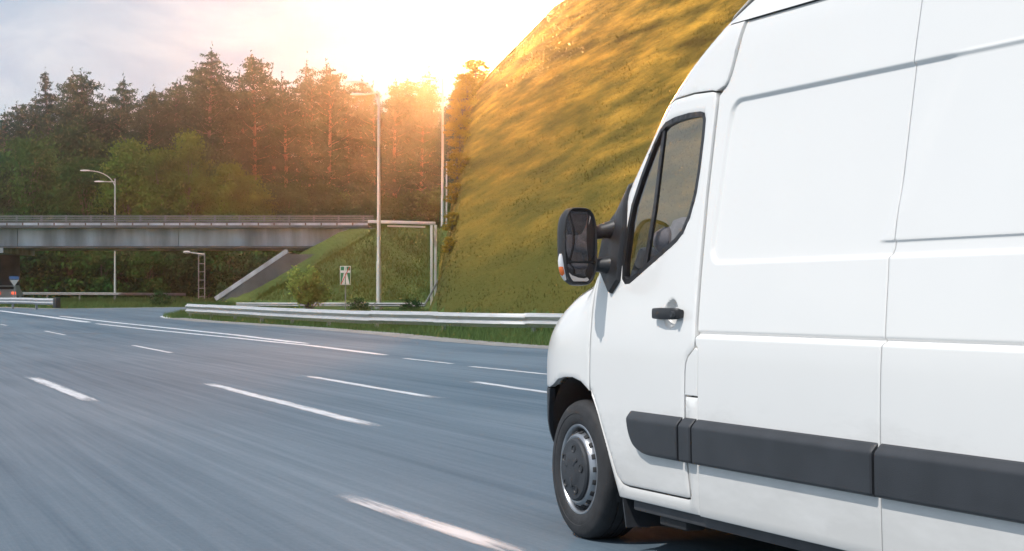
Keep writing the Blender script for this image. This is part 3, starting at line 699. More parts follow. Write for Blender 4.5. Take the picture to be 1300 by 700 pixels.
def far_car():
    b = ground_at(12, 151); root = empty('car', b, R(8)); tag(root, 'distant pale car with a glowing red tail light under the bridge', 'car')
    prof = [(-2.1, .35), (-2.1, .85), (-1.9, 1.0), (-1.3, 1.42), (.3, 1.46), (1.0, .98), (2.0, .82), (2.15, .4)]
    V = [(sx * .85 * (.86 if z > 1.2 else 1), y, z) for sx in (-1, 1) for y, z in prof]; n = len(prof)
    Fc = [tuple(range(n)), tuple(range(n, 2 * n))] + [(i, (i + 1) % n, n + (i + 1) % n, n + i) for i in range(n)]
    mb = MB(); mb.add(V, Fc); mb.build('body', M['white_plain'], root)
    mb = MB(); mb.box((0, -1.66, 1.20), (1.3, .03, .30), Matrix.Rotation(R(-36), 3, 'X')); mb.build('rear_window', M['seal'], root)
    for sx in (-1, 1):
        mb = MB(); mb.box((sx * .62, -2.11, .80), (.34, .06, .22)); mb.build('tail_light', M_tail, root)
        for y in (-1.35, 1.35):
            mb = MB(); mb.lathe_x([(-.1, .0), (-.1, .3), (.1, .3), (.1, .0)], 16, (sx * .78, y, .30)); mb.build('wheel', M['rubber'], root)
M_tail = mat('lit_tail_light', (.6, .05, .03), rough=.3, emit=(1.0, .12, .05, 1.2))
far_car()

# ------------------------------------------------------------------ vegetation
def leaf_quads(C, size, aspect=.5, droop=None, rng=RNG, jitter=.35):
    """diamond leaf faces at centres C"""
    n = len(C); a = rng.normal(size=(n, 3)); 
    if droop is not None: a = a * .7 + droop
    a /= np.linalg.norm(a, axis=1)[:, None] + 1e-9
    b = rng.normal(size=(n, 3)); b -= (a * b).sum(1)[:, None] * a; b /= np.linalg.norm(b, axis=1)[:, None] + 1e-9
    s = (size * rng.uniform(1 - jitter, 1 + jitter, n))[:, None]
    V = np.stack([C - a * s * .5, C + b * s * aspect * .5, C + a * s * .5, C - b * s * aspect * .5], 1).reshape(-1, 3)
    return V, np.arange(n * 4).reshape(n, 4)
def trunk_tube(pts, rad, n=7):
    mb = MB(); mb.tube(pts, rad, n, cap=False); return mb
def make_pine(seed, h, crown0, wid, mats, dense=1.0, bare=True, clumpy=1.0):
    """tall conifer: returns (trunk mesh, crown mesh)"""
    rg = np.random.default_rng(seed); rr = random.Random(seed)
    bend = rr.uniform(-.5, .5); bend2 = rr.uniform(-.4, .4)
    def axis(z): t = z / h; return np.array([bend * t * t * 1.6 + .25 * math.sin(t * 5 + seed), bend2 * t * t + .2 * math.sin(t * 4 + seed * 2), z])
    tp = [axis(h * k / 12) for k in range(13)]; tr = [.27 * (1 - k / 12) ** .7 * (h / 24) + .03 for k in range(13)]
    mb = trunk_tube(tp, tr, 8)
    if bare:
        for k in range(6):
            z = h * rr.uniform(.2, crown0); p = axis(z); an = rr.uniform(0, 6.28); l = rr.uniform(.5, 1.8)
            mb.tube([p, p + np.array([math.cos(an) * l, math.sin(an) * l, l * .25])], [.05, .02], 5, cap=False)
    C = []
    z = h * crown0; lobe = rr.uniform(0, 6.28); lob2 = rr.uniform(0, 6.28)
    while z < h * .975:
        t = (z / h - crown0) / (1 - crown0)
        prof = ((1 - t) ** .62 * (.62 + .38 * min(1, t * 3.5)) if bare else (1 - t) ** .9) * rr.uniform(.72, 1.18)
        nb = rr.randint(4, 6); a0 = rr.uniform(0, 6.28); rise0 = (rr.uniform(.02, .22) + .35 * t) if bare else rr.uniform(-.30, -.05) + .35 * t
        for k in range(nb):
            an = a0 + 6.283 * k / nb + rr.uniform(-.35, .35); l = max(.25, wid * prof * rr.uniform(.6, 1.15) * (1 + .28 * math.cos(an - lobe) + .18 * math.cos(2 * an - lob2))); p0 = axis(z + rr.uniform(-.2, .2))
            d = np.array([math.cos(an), math.sin(an), rise0 + rr.uniform(-.1, .12)]); d /= np.linalg.norm(d)
            tip = p0 + d * l + np.array([0, 0, .10 * l])
            mb.tube([p0, p0 + d * l * .5, tip], [.045, .028, .010], 4, cap=False)
            ncl = max(2, int(l * 2.6 * dense)); sz = min(1, .30 + l / 2.4)
            for q in range(ncl):
                f = rr.uniform(.28, 1.06) if bare else rr.uniform(.12, 1.06)
                c = p0 + (tip - p0) * f + rg.normal(0, .20, 3) * np.array([1, 1, .45])
                m = int(rr.uniform(16, 30) * sz)
                C.append(c + rg.normal(0, 1, (m, 3)) * np.array([.34, .34, .13]) * sz)
        z += (rr.uniform(.75, 1.25) if bare else rr.uniform(.55, .8)) * (h / 24) * (1 - .35 * t)
    C.append(axis(h * .99) + rg.normal(0, 1, (18, 3)) * np.array([.08, .08, .5]))
    C = np.concatenate(C); V, Q = leaf_quads(C, .36, .30, np.array([0, 0, .25 if bare else -.1]), rg)
    cm = np_mesh('crown', V, Q); cm.materials.append(mats[1])
    tm = py_mesh('trunk', mb.V, mb.F, smooth=True); tm.materials.append(mats[0])
    return tm, cm
def make_broad(seed, h, w, mats, n_clump=70, per=60, low=.18, leaf=.42, nst=1):
    rg = np.random.default_rng(seed); rr = random.Random(seed); mb = MB()
    C = []
    tops = []
    for k in range(n_clump):
        z = low + (1 - low) * rr.random() ** .85; t = (z - low) / (1 - low)
        rad = w * math.sqrt(max(.03, 1 - (2 * t - .85) ** 2 / 1.4)) * (.45 + .55 * math.sqrt(rr.random())) * .9; an = rr.uniform(0, 6.283)
        c = np.array([math.cos(an) * rad, math.sin(an) * rad, z * h]); tops.append(c)
        s = rr.uniform(.5, 1.1) * w * .19
        C.append(c + rg.normal(0, 1, (per, 3)) * np.array([s, s, s * .7]))
    for j in range(nst):
        ox = rr.uniform(-.3, .3) * (nst > 1) * 2; oy = rr.uniform(-.3, .3) * (nst > 1) * 2
        mb.tube([(ox, oy, -.3), (ox * 1.3, oy * 1.3, h * .3), (ox * 1.8 + rr.uniform(-.4, .4), oy * 1.8, h * .8)], [.16 * h / 10, .12 * h / 10, .03], 7, cap=False)
    for c in tops[::3]:
        z0 = c[2] * rr.uniform(.35, .65); mb.tube([(0, 0, z0), (c[0] * .5, c[1] * .5, (z0 + c[2]) * .52), tuple(c)], [.05 * h / 10, .03 * h / 10, .01], 5, cap=False)
    C = np.concatenate(C); C[:, 2] = np.maximum(C[:, 2], .1)
    V, Q = leaf_quads(C, leaf, .62, None, rg)
    cm = np_mesh('crown', V, Q); cm.materials.append(mats[1])
    tm = py_mesh('trunk', mb.V, mb.F, smooth=True); tm.materials.append(mats[0])
    return tm, cm
def place_tree(name, meshes, loc, rz, sc, label, cat, group=None, lean=0):
    root = empty(name, loc, rz); root.scale = sc; tag(root, label, cat, group)
    if lean: root.rotation_euler = (lean * .3, lean, rz)
    for nm, me in zip(('trunk', 'crown'), meshes):
        o = bpy.data.objects.new(nm, me); link(o, root)
    return root
PINES = [make_pine(100 + i, 24, c, w, (M['bark_pine'], M['needle']), d) for i, (c, w, d) in enumerate([(.42, 4.0, 1.25), (.5, 3.7, 1.35), (.36, 4.2, 1.2), (.55, 3.4, 1.4)])]
SPRUCE = [make_pine(200 + i, 24, c, w, (M['bark_grey'], M['spruce']), 1.0, bare=False) for i, (c, w) in enumerate([(.08, 5.0), (.14, 4.6)])]
MIXED = [make_pine(300 + i, 24, c, w, (M['bark_grey'], M['needle']), 1.25) for i, (c, w) in enumerate([(.18, 5.6), (.24, 5.2)])]
BROAD = [make_broad(400 + i, 12, w, (M['bark_grey'], m), n + 30, 120, .18, .28) for i, (w, m, n) in enumerate([(3.6, M['leaf'], 90), (3.2, M['leaf_dark'], 90), (3.0, M['leaf_yellow'], 80), (4.0, M['leaf_dark'], 100)])]
BUSH = [make_broad(500 + i, 5, w, (M['bark_grey'], m), 55, 70, .06, .34, 3) for i, (w, m) in enumerate([(2.6, M['leaf_dark']), (2.3, M['leaf']), (2.8, M['leaf_dark'])])]

# outline of the forest's top edge in the photograph: (px, py of the tip)
front = [(8, 142, 'm'), (24, 132, 'm'), (44, 122, 'm'), (64, 92, 's'), (90, 95, 'm'), (110, 90, 'm'), (128, 128, 'm'), (146, 124, 'p'), (158, 101, 'm'), (186, 116, 'p'), (196, 114, 'm'), (215, 104, 'm'),
         (232, 102, 'p'), (248, 84, 'm'), (268, 64, 'm'), (290, 92, 'p'), (309, 90, 'p'), (327, 68, 'p'), (345, 96, 'p'), (360, 100, 'p'), (380, 80, 'p'), (396, 94, 'p'), (414, 88, 'p'), (423, 84, 'p'), (440, 108, 'p'),
         (459, 101, 'p'), (474, 112, 'p'), (490, 112, 'p'), (503, 105, 'p'), (523, 100, 'p'), (536, 112, 'p'), (549, 91, 'p'), (566, 118, 'p'), (584, 112, 'p'), (-14, 160, 'm'), (600, 120, 'p')]
PINE_LABEL = 'tall bare-trunked pine with a high needle crown in the forest behind the bridge'
SPR_LABEL = 'pointed dark blue-green conifer foliated almost to the ground behind the bridge'
MIX_LABEL = 'bushy dark pine with a deep broad crown in the forest behind the bridge'
rr = random.Random(5)
for i, (px, py, k) in enumerate(front):
    Y = 206 + rr.uniform(0, 22); X = (px - 650) / F * Y; g = float(terrain(X, Y)); h = at(px, py, Y).z - g
    ms = {'p': PINES, 's': SPRUCE, 'm': MIXED}[k]; m = ms[i % len(ms)]; s = h / 24
    special = {268: 'tallest and broadest dark pine towering over the forest behind the bridge', 327: 'tallest bare-trunked pine, next to the towering broad pine', 549: 'slender pine rising beside the straight lamp post'}
    lab = {'p': PINE_LABEL, 's': SPR_LABEL, 'm': MIX_LABEL}[k]
    place_tree('pine_tree' if k != 's' else 'spruce_tree', m, (X, Y, g), rr.uniform(0, 6.28), (s * rr.uniform(.95, 1.12), s * rr.uniform(.95, 1.12), s), special.get(px, lab), 'tree', None if px in special else {'p': 'bare-trunked pines of the forest', 's': 'pointed conifers of the forest', 'm': 'bushy pines of the forest'}[k], lean=rr.uniform(-.02, .02))
# second row, shorter and deeper
for i in range(30):
    px = -20 + i * 21.5 + rr.uniform(-7, 7); Y = rr.uniform(232, 252); X = (px - 650) / F * Y
    tip = np.interp(px, [0, 60, 110, 150, 215, 268, 330, 420, 500, 560, 620], [165, 128, 122, 140, 130, 100, 105, 112, 128, 122, 140]) + rr.uniform(0, 26)
    g = float(terrain(X, Y)); h = at(px, tip, Y).z - g; s = h / 24; k = 'm' if px < 280 else 'p'
    m = (MIXED if k == 'm' else PINES)[i % (2 if k == 'm' else 4)]
    place_tree('pine_tree', m, (X, Y, g), rr.uniform(0, 6.28), (s, s, s), 'shorter bushy pine half hidden behind the front row of dark pines' if k == 'm' else 'shorter bare-trunked pine half hidden behind the front row of pines', 'tree', 'half hidden bushy pines' if k == 'm' else 'half hidden bare-trunked pines', lean=rr.uniform(-.04, .04))
# broad-leaved understorey in front of the pines
und = [(10, 205, 1), (35, 180, 0), (60, 195, 1), (88, 170, 3), (112, 205, 0), (135, 190, 1), (165, 186, 2), (182, 205, 2), (205, 196, 2), (222, 200, 0), (240, 176, 2), (255, 208, 0), (272, 196, 1), (292, 214, 2), (312, 228, 2),
       (335, 236, 0), (362, 240, 3), (388, 244, 0), (410, 238, 1), (436, 248, 0), (462, 250, 3), (500, 252, 0), (528, 250, 1), (548, 246, 0), (572, 240, 0), (590, 252, 1)]
UL = ['leafy mid-green tree in the undergrowth before the pines', 'dark green leafy tree in the undergrowth before the pines', 'fresh yellow-green leafy tree in the undergrowth before the pines', 'wide dark green leafy tree in the undergrowth before the pines']
for i, (px, py, v) in enumerate(und):
    Y = (189 if v == 2 else 192) + rr.uniform(0, 2 if v == 2 else 11); X = (px - 650) / F * Y; g = float(terrain(X, Y)); h = at(px, py, Y).z - g; s = h / 12
    place_tree('broadleaf_tree', BROAD[v], (X, Y, g), rr.uniform(0, 6.28), ((.72 + .3 * s) * rr.uniform(.85, 1.05), .72 + .3 * s, s), UL[v], 'tree', ['mid-green understorey trees', 'dark understorey trees', 'yellow-green understorey trees', 'wide dark understorey trees'][v])
# bushes seen below the bridge
for i in range(20):
    px = 20 + i * 17 + rr.uniform(-6, 6); Y = rr.uniform(178, 190); X = (px - 650) / F * Y; g = float(terrain(X, Y)); v = i % 3; s = rr.uniform(.8, 1.5)
    place_tree('bush', BUSH[v], (X, Y, g), rr.uniform(0, 6.28), (s, s, s), ['dark rounded bush growing in the shade beyond the bridge', 'fresh green bush growing beyond the bridge', 'wide dark bush growing in the shade beyond the bridge'][v], 'bush', ['dark bushes beyond the bridge', 'green bushes beyond the bridge', 'wide dark bushes beyond the bridge'][v])
# the far depth of the wood, one mass
n = 44000; C = np.column_stack([RNG.uniform(-150, 6, n), RNG.uniform(256, 275, n), RNG.uniform(.5, 21, n) * RNG.uniform(.55, 1, n) + 1.2])
V, Q = leaf_quads(C, 1.3, .7); fm = np_mesh('far_wood', V, Q); o = mobj('far_wood', fm, M['leaf_dark']); tag(o, 'dense dark wood filling the gaps behind the pine trunks', 'wood', kind='stuff')

# flowering shrub on the bank beside the sign
def pale_shrub():
    rg = np.random.default_rng(77); Yp = 101.0; b = ground_at(393, Yp); mb = MB(); C = []
    for k in range(26):
        an = rg.uniform(0, 6.28); sp = rg.uniform(.2, 1.35); h = rg.uniform(.8, 2.9) * (1.1 - .25 * sp)
        tip = np.array([math.cos(an) * sp, math.sin(an) * sp * .7, h]); mid = tip * np.array([.4, .4, .55])
        mb.tube([(0, 0, -.1), tuple(mid), tuple(tip)], [.035, .022, .008], 5, cap=False)
        for q in range(16):
            f = rg.uniform(.3, 1.0); p = mid * (1 - f) + tip * f + rg.normal(0, .09, 3)
            C.append(p + rg.normal(0, .10, (9, 3)))
    C = np.concatenate(C); V, Q = leaf_quads(C, .17, .6, None, rg); cm = np_mesh('crown', V, Q); cm.materials.append(M['leaf_pale'])
    tm = py_mesh('stems', mb.V, mb.F); tm.materials.append(M['bark_grey'])
    root = empty('shrub', b); tag(root, 'pale green airy shrub on the grass bank beside the green road sign', 'shrub')
    for nm, me in (('stems', tm), ('crown', cm)): link(bpy.data.objects.new(nm, me), root)
pale_shrub()
LOWB = make_broad(610, 1.0, .7, (M['bark_grey'], M['leaf_dark']), 34, 30, .08, .13, 3)
for px, Y, s, lab in ((203, 126, 1.0, 'small dark bush in the grass between the two guardrails'), (455, 102, .75, 'low dark bush by the sign post'), (522, 103, .7, 'low dark bush by the gantry foot')):
    b = ground_at(px, Y); place_tree('bush', LOWB, b, px, (s * 1.4, s, s), lab, 'bush')
# golden trees on the flank of the hillside
GOLD = [make_broad(700 + i, 8, w, (M['bark_grey'], M['leaf_gold']), 60, 50, .05, .34, 2) for i, w in enumerate((2.2, 2.6))]
crest = [(589, 1.7), (592, 1.5), (597, 2.0), (604, 2.0), (613, 1.4)]
for i, (px, h) in enumerate(crest):
    Yc = np.arange(78, 128, .5); Xc = (px - 650) / F * Yc; el = (terrain(Xc, Yc) - CAMH) / Yc; q = int(np.argmax(el[Yc < 125])); Y = float(Yc[q]) - 1.0
    b = ground_at(px, Y); b.z -= .15; s = h / 8
    place_tree('golden_bush', GOLD[i % 2], b, i * 1.3, (s * 1.5, s * 1.5, s), 'golden-leaved bush growing along the crest of the golden hillside', 'bush', 'golden bushes on the hillside crest')

flank = [(579, 94, 1.2), (577, 90, 1.0), (583, 97, 1.9), (582, 92, 1.3), (588, 99, 2.0), (574, 87, .9), (592, 102, 1.8), (586, 95, 1.1), (571, 85, .8)]
for i, (px, Y, h) in enumerate(flank):
    b = ground_at(px, Y); b.z -= .2; s = h / 8
    place_tree('golden_bush', GOLD[i % 2], b, i * 1.7, (s * 1.6, s * 1.6, s), 'golden-leaved bush growing on the steep flank of the hillside beside the straight lamp post', 'bush', 'golden bushes on the hillside flank')

# grass blades
def grass(name, n, region, hmin, hmax, wid, material, accept, label, zf=terrain, upn=.0, weight=None):
    X = RNG.uniform(region[0], region[1], n); Y = RNG.uniform(region[2], region[3], n)
    k = accept(X, Y); X = X[k]; Y = Y[k]; n = len(X); Z = zf(X, Y)
    an = RNG.uniform(0, 6.283, n); h = RNG.uniform(hmin, hmax, n) * (.7 + .3 * wob(X, Y, 1.1, 4.)).clip(.45, 1.3); w = wid * RNG.uniform(.6, 1.3, n)
    lx = RNG.normal(0, .32, n) * h; ly = RNG.normal(0, .32, n) * h
    V = np.stack([np.column_stack([X - np.cos(an) * w / 2, Y - np.sin(an) * w / 2, Z - .03]), np.column_stack([X + np.cos(an) * w / 2, Y + np.sin(an) * w / 2, Z - .03]), np.column_stack([X + lx, Y + ly, Z + h])], 1).reshape(-1, 3)
    me = np_mesh(name, V, np.arange(n * 3).reshape(n, 3)); o = mobj(name, me, material); tag(o, label, 'grass', kind='stuff'); return o
road2 = [tuple(p) for p in road_poly]
def off_road(X, Y): P = np.column_stack([X, Y]); return ~inside(road2, P)
shp = [tuple(p) for p in band(sh_pts, .0, .75)]
def verge_ok(X, Y):
    P = np.column_stack([X, Y]); k = off_road(X, Y) & ~inside(shp, P)
    ex = np.interp(Y, [48, 57, 65, 74.5, 86, 100], [8, 5, 0, -3, -8, -8]); return k & (terrain(X, Y) < zb(Y) + .5)
grass('verge_grass', 150000, (-20, 10, 38, 104), .12, .34, .035, M['grass_verge'], verge_ok, 'short green grass on the verge round the long guardrail')
def far_ok(X, Y):
    P = np.column_stack([X, Y]); return off_road(X, Y) & (seg_dist([tuple(p.xy) for p in ramp_l], P) > .9)
grass('roadside_grass', 60000, (-48, -14, 100, 178), .15, .45, .07, M['grass_verge'], lambda X, Y: far_ok(X, Y) & (terrain(X, Y) < zb(Y) + .3), 'rough green grass beyond the slip road under the bridge')
def bank_ok(X, Y):
    t = terrain(X, Y); return (t > zb(Y) + .3) & (t < DECK_Z + .05) & (X < -5.4 + .4 * RNG.normal(size=len(X))) & ~((Y > 143.3) & (Y < 158) & (X < -10.5)) & ~((Y > 145.5) & (Y < 154.5))
grass('bank_grass', 120000, (-27, -4, 104, 166), .15, .42, .07, M['grass_bank'], bank_ok, 'uneven green grass covering the bridge embankment')
def hill_ok(X, Y):
    t = terrain(X, Y); return (X > -6) & (t > zb(Y) + .1) & (t < 26)
grass('hillside_grass', 70000, (-6, 14, 62, 122), .04, .13, .05, M['grass_hill'], hill_ok, 'dry golden grass covering the steep hillside beside the road')

# ------------------------------------------------------------------ the van
HW = 1.035; LSIDE = 3.62
nV = Vector((math.cos(VAN_TH), math.sin(VAN_TH), 0)); dV = Vector((-math.sin(VAN_TH), math.cos(VAN_TH), 0))
vloc = nV * (LSIDE + HW) + dV * 8.13; vloc.z = .012
van = empty('delivery_van', vloc, VAN_TH); tag(van, 'white high-roof delivery van with dark grey side mouldings driving on the road', 'van')
# local frame: x right, y forward, z up; s = distance behind the front axle
WS_Z = [1.30, 1.54, 1.78, 2.07, 2.23, 2.36, 2.49, 2.55]; WS_S = [.06, .26, .46, .70, .905, 1.135, 1.32, 1.46]
def sw(z): return np.interp(z, WS_Z, WS_S)
def hood_z(s): return np.interp(s, [-.95, -.7, -.45, -.2, .05, .30], [.98, 1.07, 1.16, 1.235, 1.30, 1.345])
def o_base(s, z):
    """inward offset of the left side skin from the widest line"""
    s = np.asarray(s, float); z = np.asarray(z, float)
    o = .012 * (np.maximum(.85 - z, 0) / .6) ** 2
    t = z - 1.0; o = o + .128 * .5 * (t + np.sqrt(t * t + .012))
    o = o + .37 * np.maximum(.1 - s, 0) ** 3
    q = np.maximum(sw(z) + .13 - s, 0) * (z > 1.30); o = o + 2.2 * q ** 2
    hz = hood_z(s); tt = np.clip((z - (hz - .30)) / .30, 0, 1) * np.clip((.35 - s) / .3, 0, 1)
    o = o + .20 * (1 - np.sqrt(np.maximum(0, 1 - tt ** 2.4)))
    o = o + .9 * np.maximum(z - 2.28, 0) ** 2
    return o
def ss(a, b, x): t = np.clip((x - a) / (b - a), 0, 1); return t * t * (3 - 2 * t)
def o_panel(s, z):
    o = o_base(s, z); s = np.asarray(s, float); z = np.asarray(z, float)
    o = o + .013 * ss(1.018, 1.036, z)                                # waist crease: the lower half stands proud
    o = o + .010 * np.exp(-((z - 1.040) / .0075) ** 2)               # narrow groove above it
    # sunken upper field with rounded front corners
    fl = np.interp(z, [1.34, 1.5, 1.9, 2.04], [1.318, 1.322, 1.345, 1.36]); rc = .075
    dx = fl + rc - s; dz = np.maximum((1.342 + rc) - z, z - (2.036 - rc)); 
    dist = np.where((dx > 0) & (dz > 0), np.sqrt(np.maximum(dx, 0) ** 2 + np.maximum(dz, 0) ** 2) - rc, np.maximum(dx, dz) - rc)   # <0 inside
    o = o + .014 * ss(.008, -.010, dist)
    # groove that starts near the seam and runs back
    g = ss(2.56, 2.64, s + (1.405 - z) * .55) 
    o = o - .008 * g * ss(1.392, 1.402, z) * ss(2.05, 2.03, z)
    return o
def o_door(s, z):
    o = o_base(s, z); r = np.sqrt(((np.asarray(s) - 1.035) / 1.0) ** 2 + (np.asarray(z) - 1.122) ** 2)
    o = o + .030 * ss(.068, .045, r)
    # faint lower feature fold
    return o
def dense_loop(poly, mx=.03):
    out = []
    for i in range(len(poly)):
        a = np.array(poly[i], float); b = np.array(poly[(i + 1) % len(poly)], float); n = max(1, int(math.ceil(np.hypot(*(b - a)) / mx)))
        out += [tuple(a + (b - a) * k / n) for k in range(n)]
    ar = sum(out[i][0] * out[(i + 1) % len(out)][1] - out[(i + 1) % len(out)][0] * out[i][1] for i in range(len(out)))
    return out if ar > 0 else out[::-1]
def inset_loop(lp, d):
    P = np.array(lp); t = np.roll(P, -1, 0) - np.roll(P, 1, 0); t /= np.linalg.norm(t, axis=1)[:, None] + 1e-9
    return P + np.stack([-t[:, 1], t[:, 0]], 1) * d
def round_corner(poly, r, n=5):
    """fillet every corner of a coarse polygon (r per corner or one value)"""
    out = []; m = len(poly)
    for i in range(m):
        p = np.array(poly[i], float); a = np.array(poly[i - 1], float); b = np.array(poly[(i + 1) % m], float); ri = r[i] if hasattr(r, '__len__') else r
        if ri <= 0: out.append(tuple(p)); continue
        da = (a - p); db = (b - p); la = np.hypot(*da); lb = np.hypot(*db); k = min(ri, la * .48, lb * .48); pa = p + da / la * k; pb_ = p + db / lb * k
        for j in range(n + 1):
            t = j / n; out.append(tuple((1 - t) ** 2 * pa + 2 * t * (1 - t) * p + t * t * pb_))
    return out
def panel(name, outer, ofun, material, parent, side=1, holes=(), sl=None, zl=None, skirt=.03, roll=.0035, inset=.007, mx=.03, sharp=40, raw=False):
    outer = dense_loop(outer, mx); holes = [dense_loop(h, mx) for h in holes]
    A = np.array(outer); s0, z0 = A.min(0); s1, z1 = A.max(0)
    if sl is None: sl = np.arange(s0, s1, .05)
    if zl is None: zl = np.arange(z0, z1, .05)
    gs, gz = np.meshgrid(sl, zl); G = np.stack([gs.ravel(), gz.ravel()], 1); G = G[inside(outer, G)]
    for h in holes: G = G[~inside(h, G)]
    if len(G):
        d = seg_dist(outer, G)
        for h in holes: d = np.minimum(d, seg_dist(h, G))
        G = G[d > inset * 1.6]
    rings = []
    if inset > 0:
        rings = [inset_loop(outer, inset)] + [inset_loop(h, -inset) for h in holes]
        rings = [r[inside(outer, r)] for r in rings]
    vo, T, loops = tri_poly(outer, holes, G, rings)
    o = np.asarray(ofun(vo[:, 0], vo[:, 1]), float)
    bidx = sorted(set(i for l in loops for i in l)); o[bidx] += roll
    x = -(HW - o) * side; V = [(x[i], -vo[i, 0], vo[i, 1]) for i in range(len(vo))]
    Fc = [tuple(t) for t in T]
    if skirt:
        for li, l in enumerate(loops):
            base = len(V); V += [(-(HW - (o[i] + skirt)) * side, -vo[i, 0], vo[i, 1]) for i in l]; n = len(l)
            for k in range(n):
                a, b = l[k], l[(k + 1) % n]; c, d_ = base + (k + 1) % n, base + k
                Fc.append((b, a, d_, c) if li == 0 else (a, b, c, d_))
    if side < 0: Fc = [f[::-1] for f in Fc]
    me = py_mesh(name, V, Fc, smooth=True, sharp=sharp)
    return mobj(name, me, material, parent)
def strip_panel(name, left, right, zl, fr, ofun, material, parent, side=1, skirt=.03, roll=.003, edge=.005, sharp=40):
    """structured skin between two edges left(z), right(z)"""
    zl = np.array(sorted(set([round(float(z), 5) for z in zl] + [round(float(zl[0]) + edge, 5), round(float(zl[-1]) - edge, 5)]))); V = []; rows = len(zl)
    for j, z in enumerate(zl):
        a, b = left(z), right(z); w = b - a; S = np.concatenate([[a, a + edge], a + edge + (w - 2 * edge) * np.array(fr), [b - edge, b]]); n = len(S)
        o = np.asarray(ofun(S, np.full(n, z)), float); o[0] += roll; o[-1] += roll
        if j in (0, rows - 1): o = o + roll
        V += [(-(HW - o[i]) * side, -S[i], z) for i in range(n)]
    Fc = [(j * n + i, j * n + i + 1, (j + 1) * n + i + 1, (j + 1) * n + i) for j in range(rows - 1) for i in range(n - 1)]
    lp = list(range(n)) + [j * n + n - 1 for j in range(1, rows)] + [(rows - 1) * n + i for i in range(n - 2, -1, -1)] + [j * n for j in range(rows - 2, 0, -1)]
    base = len(V); V += [(V[i][0] + skirt * side, V[i][1], V[i][2]) for i in lp]; m = len(lp)
    for k in range(m): Fc.append((lp[(k + 1) % m], lp[k], base + k, base + (k + 1) % m))
    if side < 0: Fc = [f[::-1] for f in Fc]
    return mobj(name, py_mesh(name, V, Fc, smooth=True, sharp=sharp), material, parent)
def edge_fn(pts):
    z = [p[1] for p in pts]; s = [p[0] for p in pts]; return lambda q: float(np.interp(q, z, s))
def vpt(s, o, z, side=1): return Vector((-(HW - o) * side, -s, z))
def grid_surface(name, f, us, vs, material, parent, sharp=40, thick=0):
    V = [f(u, v) for v in vs for u in us]; n = len(us)
    Fc = [(j * n + i, j * n + i + 1, (j + 1) * n + i + 1, (j + 1) * n + i) for j in range(len(vs) - 1) for i in range(n - 1)]
    me = py_mesh(name, V, Fc, smooth=True, sharp=sharp)
    bm = bmesh.new(); bm.from_mesh(me); bmesh.ops.recalc_face_normals(bm, faces=bm.faces); bm.to_mesh(me); bm.free()
    o = mobj(name, me, material, parent)
    if thick: md = o.modifiers.new('solid', 'SOLIDIFY'); md.thickness = thick; md.offset = -1
    return o
def rbox(s, c, d, rot=None): s.box(c, d, rot); return s

ARCH = [(-.43, .56), (-.415, .62), (-.375, .695), (-.30, .752), (-.20, .786), (-.10, .800), (0, .802), (.10, .786), (.175, .755), (.235, .70), (.30, .62), (.362, .52), (.42, .42), (.47, .335), (.515, .262)]
DOOR_FRONT = [(.535, .342), (.50, .365), (.415, .482), (.36, .562), (.295, .664), (.245, .725), (.212, .762), (.205, .80), (.204, 1.047), (.185, 1.231), (.172, 1.345)]
DOOR_UP = [(.325, 1.54), (.495, 1.78), (.655, 2.0), (.715, 2.058), (.765, 2.080), (.83, 2.092), (1.015, 2.100), (1.19, 2.092)]
DOOR_REAR = [(1.222, 2.085), (1.232, 2.06), (1.232, 1.643), (1.25, 1.30), (1.266, 1.08), (1.274, 1.02), (1.270, .985), (1.262, .975), (1.215, .945), (1.195, .915), (1.188, .875), (1.187, .75), (1.187, .60), (1.20, .48), (1.228, .345), (1.222, .330)]
DOOR_BOT = [(1.20, .328), (.62, .326), (.57, .330)]
WIN = [(.535, 1.262), (.500, 1.285), (.486, 1.36), (.492, 1.52), (.510, 1.63), (.575, 1.76), (.66, 1.90), (.715, 1.965), (.77, 1.995), (.86, 2.010), (.99, 2.016), (1.10, 2.012), (1.138, 2.003), (1.156, 1.975), (1.160, 1.90), (1.158, 1.75), (1.148, 1.65), (1.115, 1.555), (1.065, 1.482), (1.00, 1.44), (.62, 1.280), (.58, 1.264)]
DOOR = DOOR_FRONT + DOOR_UP + DOOR_REAR + DOOR_BOT
def shift(poly, d):   # grow (d<0) or shrink (d>0) a ccw/cw loop
    lp = dense_loop(poly, .03); return [tuple(p) for p in inset_loop(lp, d)]

SL1 = lines([(1.24, 1.29, .02), (1.29, 1.44, .006), (1.44, 2.50, .05), (2.50, 2.72, .010)])
SL2 = lines([(2.66, 2.74, .02), (2.74, 5.35, .06)])
ZLP = lines([(.26, .99, .04), (.99, 1.07, .003), (1.06, 1.32, .03), (1.32, 1.43, .005), (1.43, 2.0, .04), (2.0, 2.07, .005), (2.07, 2.38, .04)])
P1 = [(1.314, .262), (1.314, .975), (1.290, .99), (1.281, 1.01), (1.2715, 1.08), (1.2555, 1.30), (1.2375, 1.643), (1.2375, 2.075), (1.262, 2.098), (1.295, 2.107), (1.318, 2.13), (1.335, 2.17), (1.40, 2.374),
      (2.700, 2.374), (2.685, 2.04), (2.675, 1.37), (2.660, 1.338), (2.668, 1.28), (2.688, 1.03), (2.688, .262)]
RC = (4.332, .345)
arch2 = [(RC[0] + .43 * math.cos(a), RC[1] + .45 * math.sin(a)) for a in np.linspace(math.pi + .18, -.18, 25)]
P2 = [(2.692, .262), (2.692, 1.03), (2.672, 1.28), (2.664, 1.338), (2.679, 1.37), (2.689, 2.04), (2.704, 2.374), (5.30, 2.374), (5.30, .40), (5.20, .30)] + arch2[::-1] + [(RC[0] - .50, .262)]
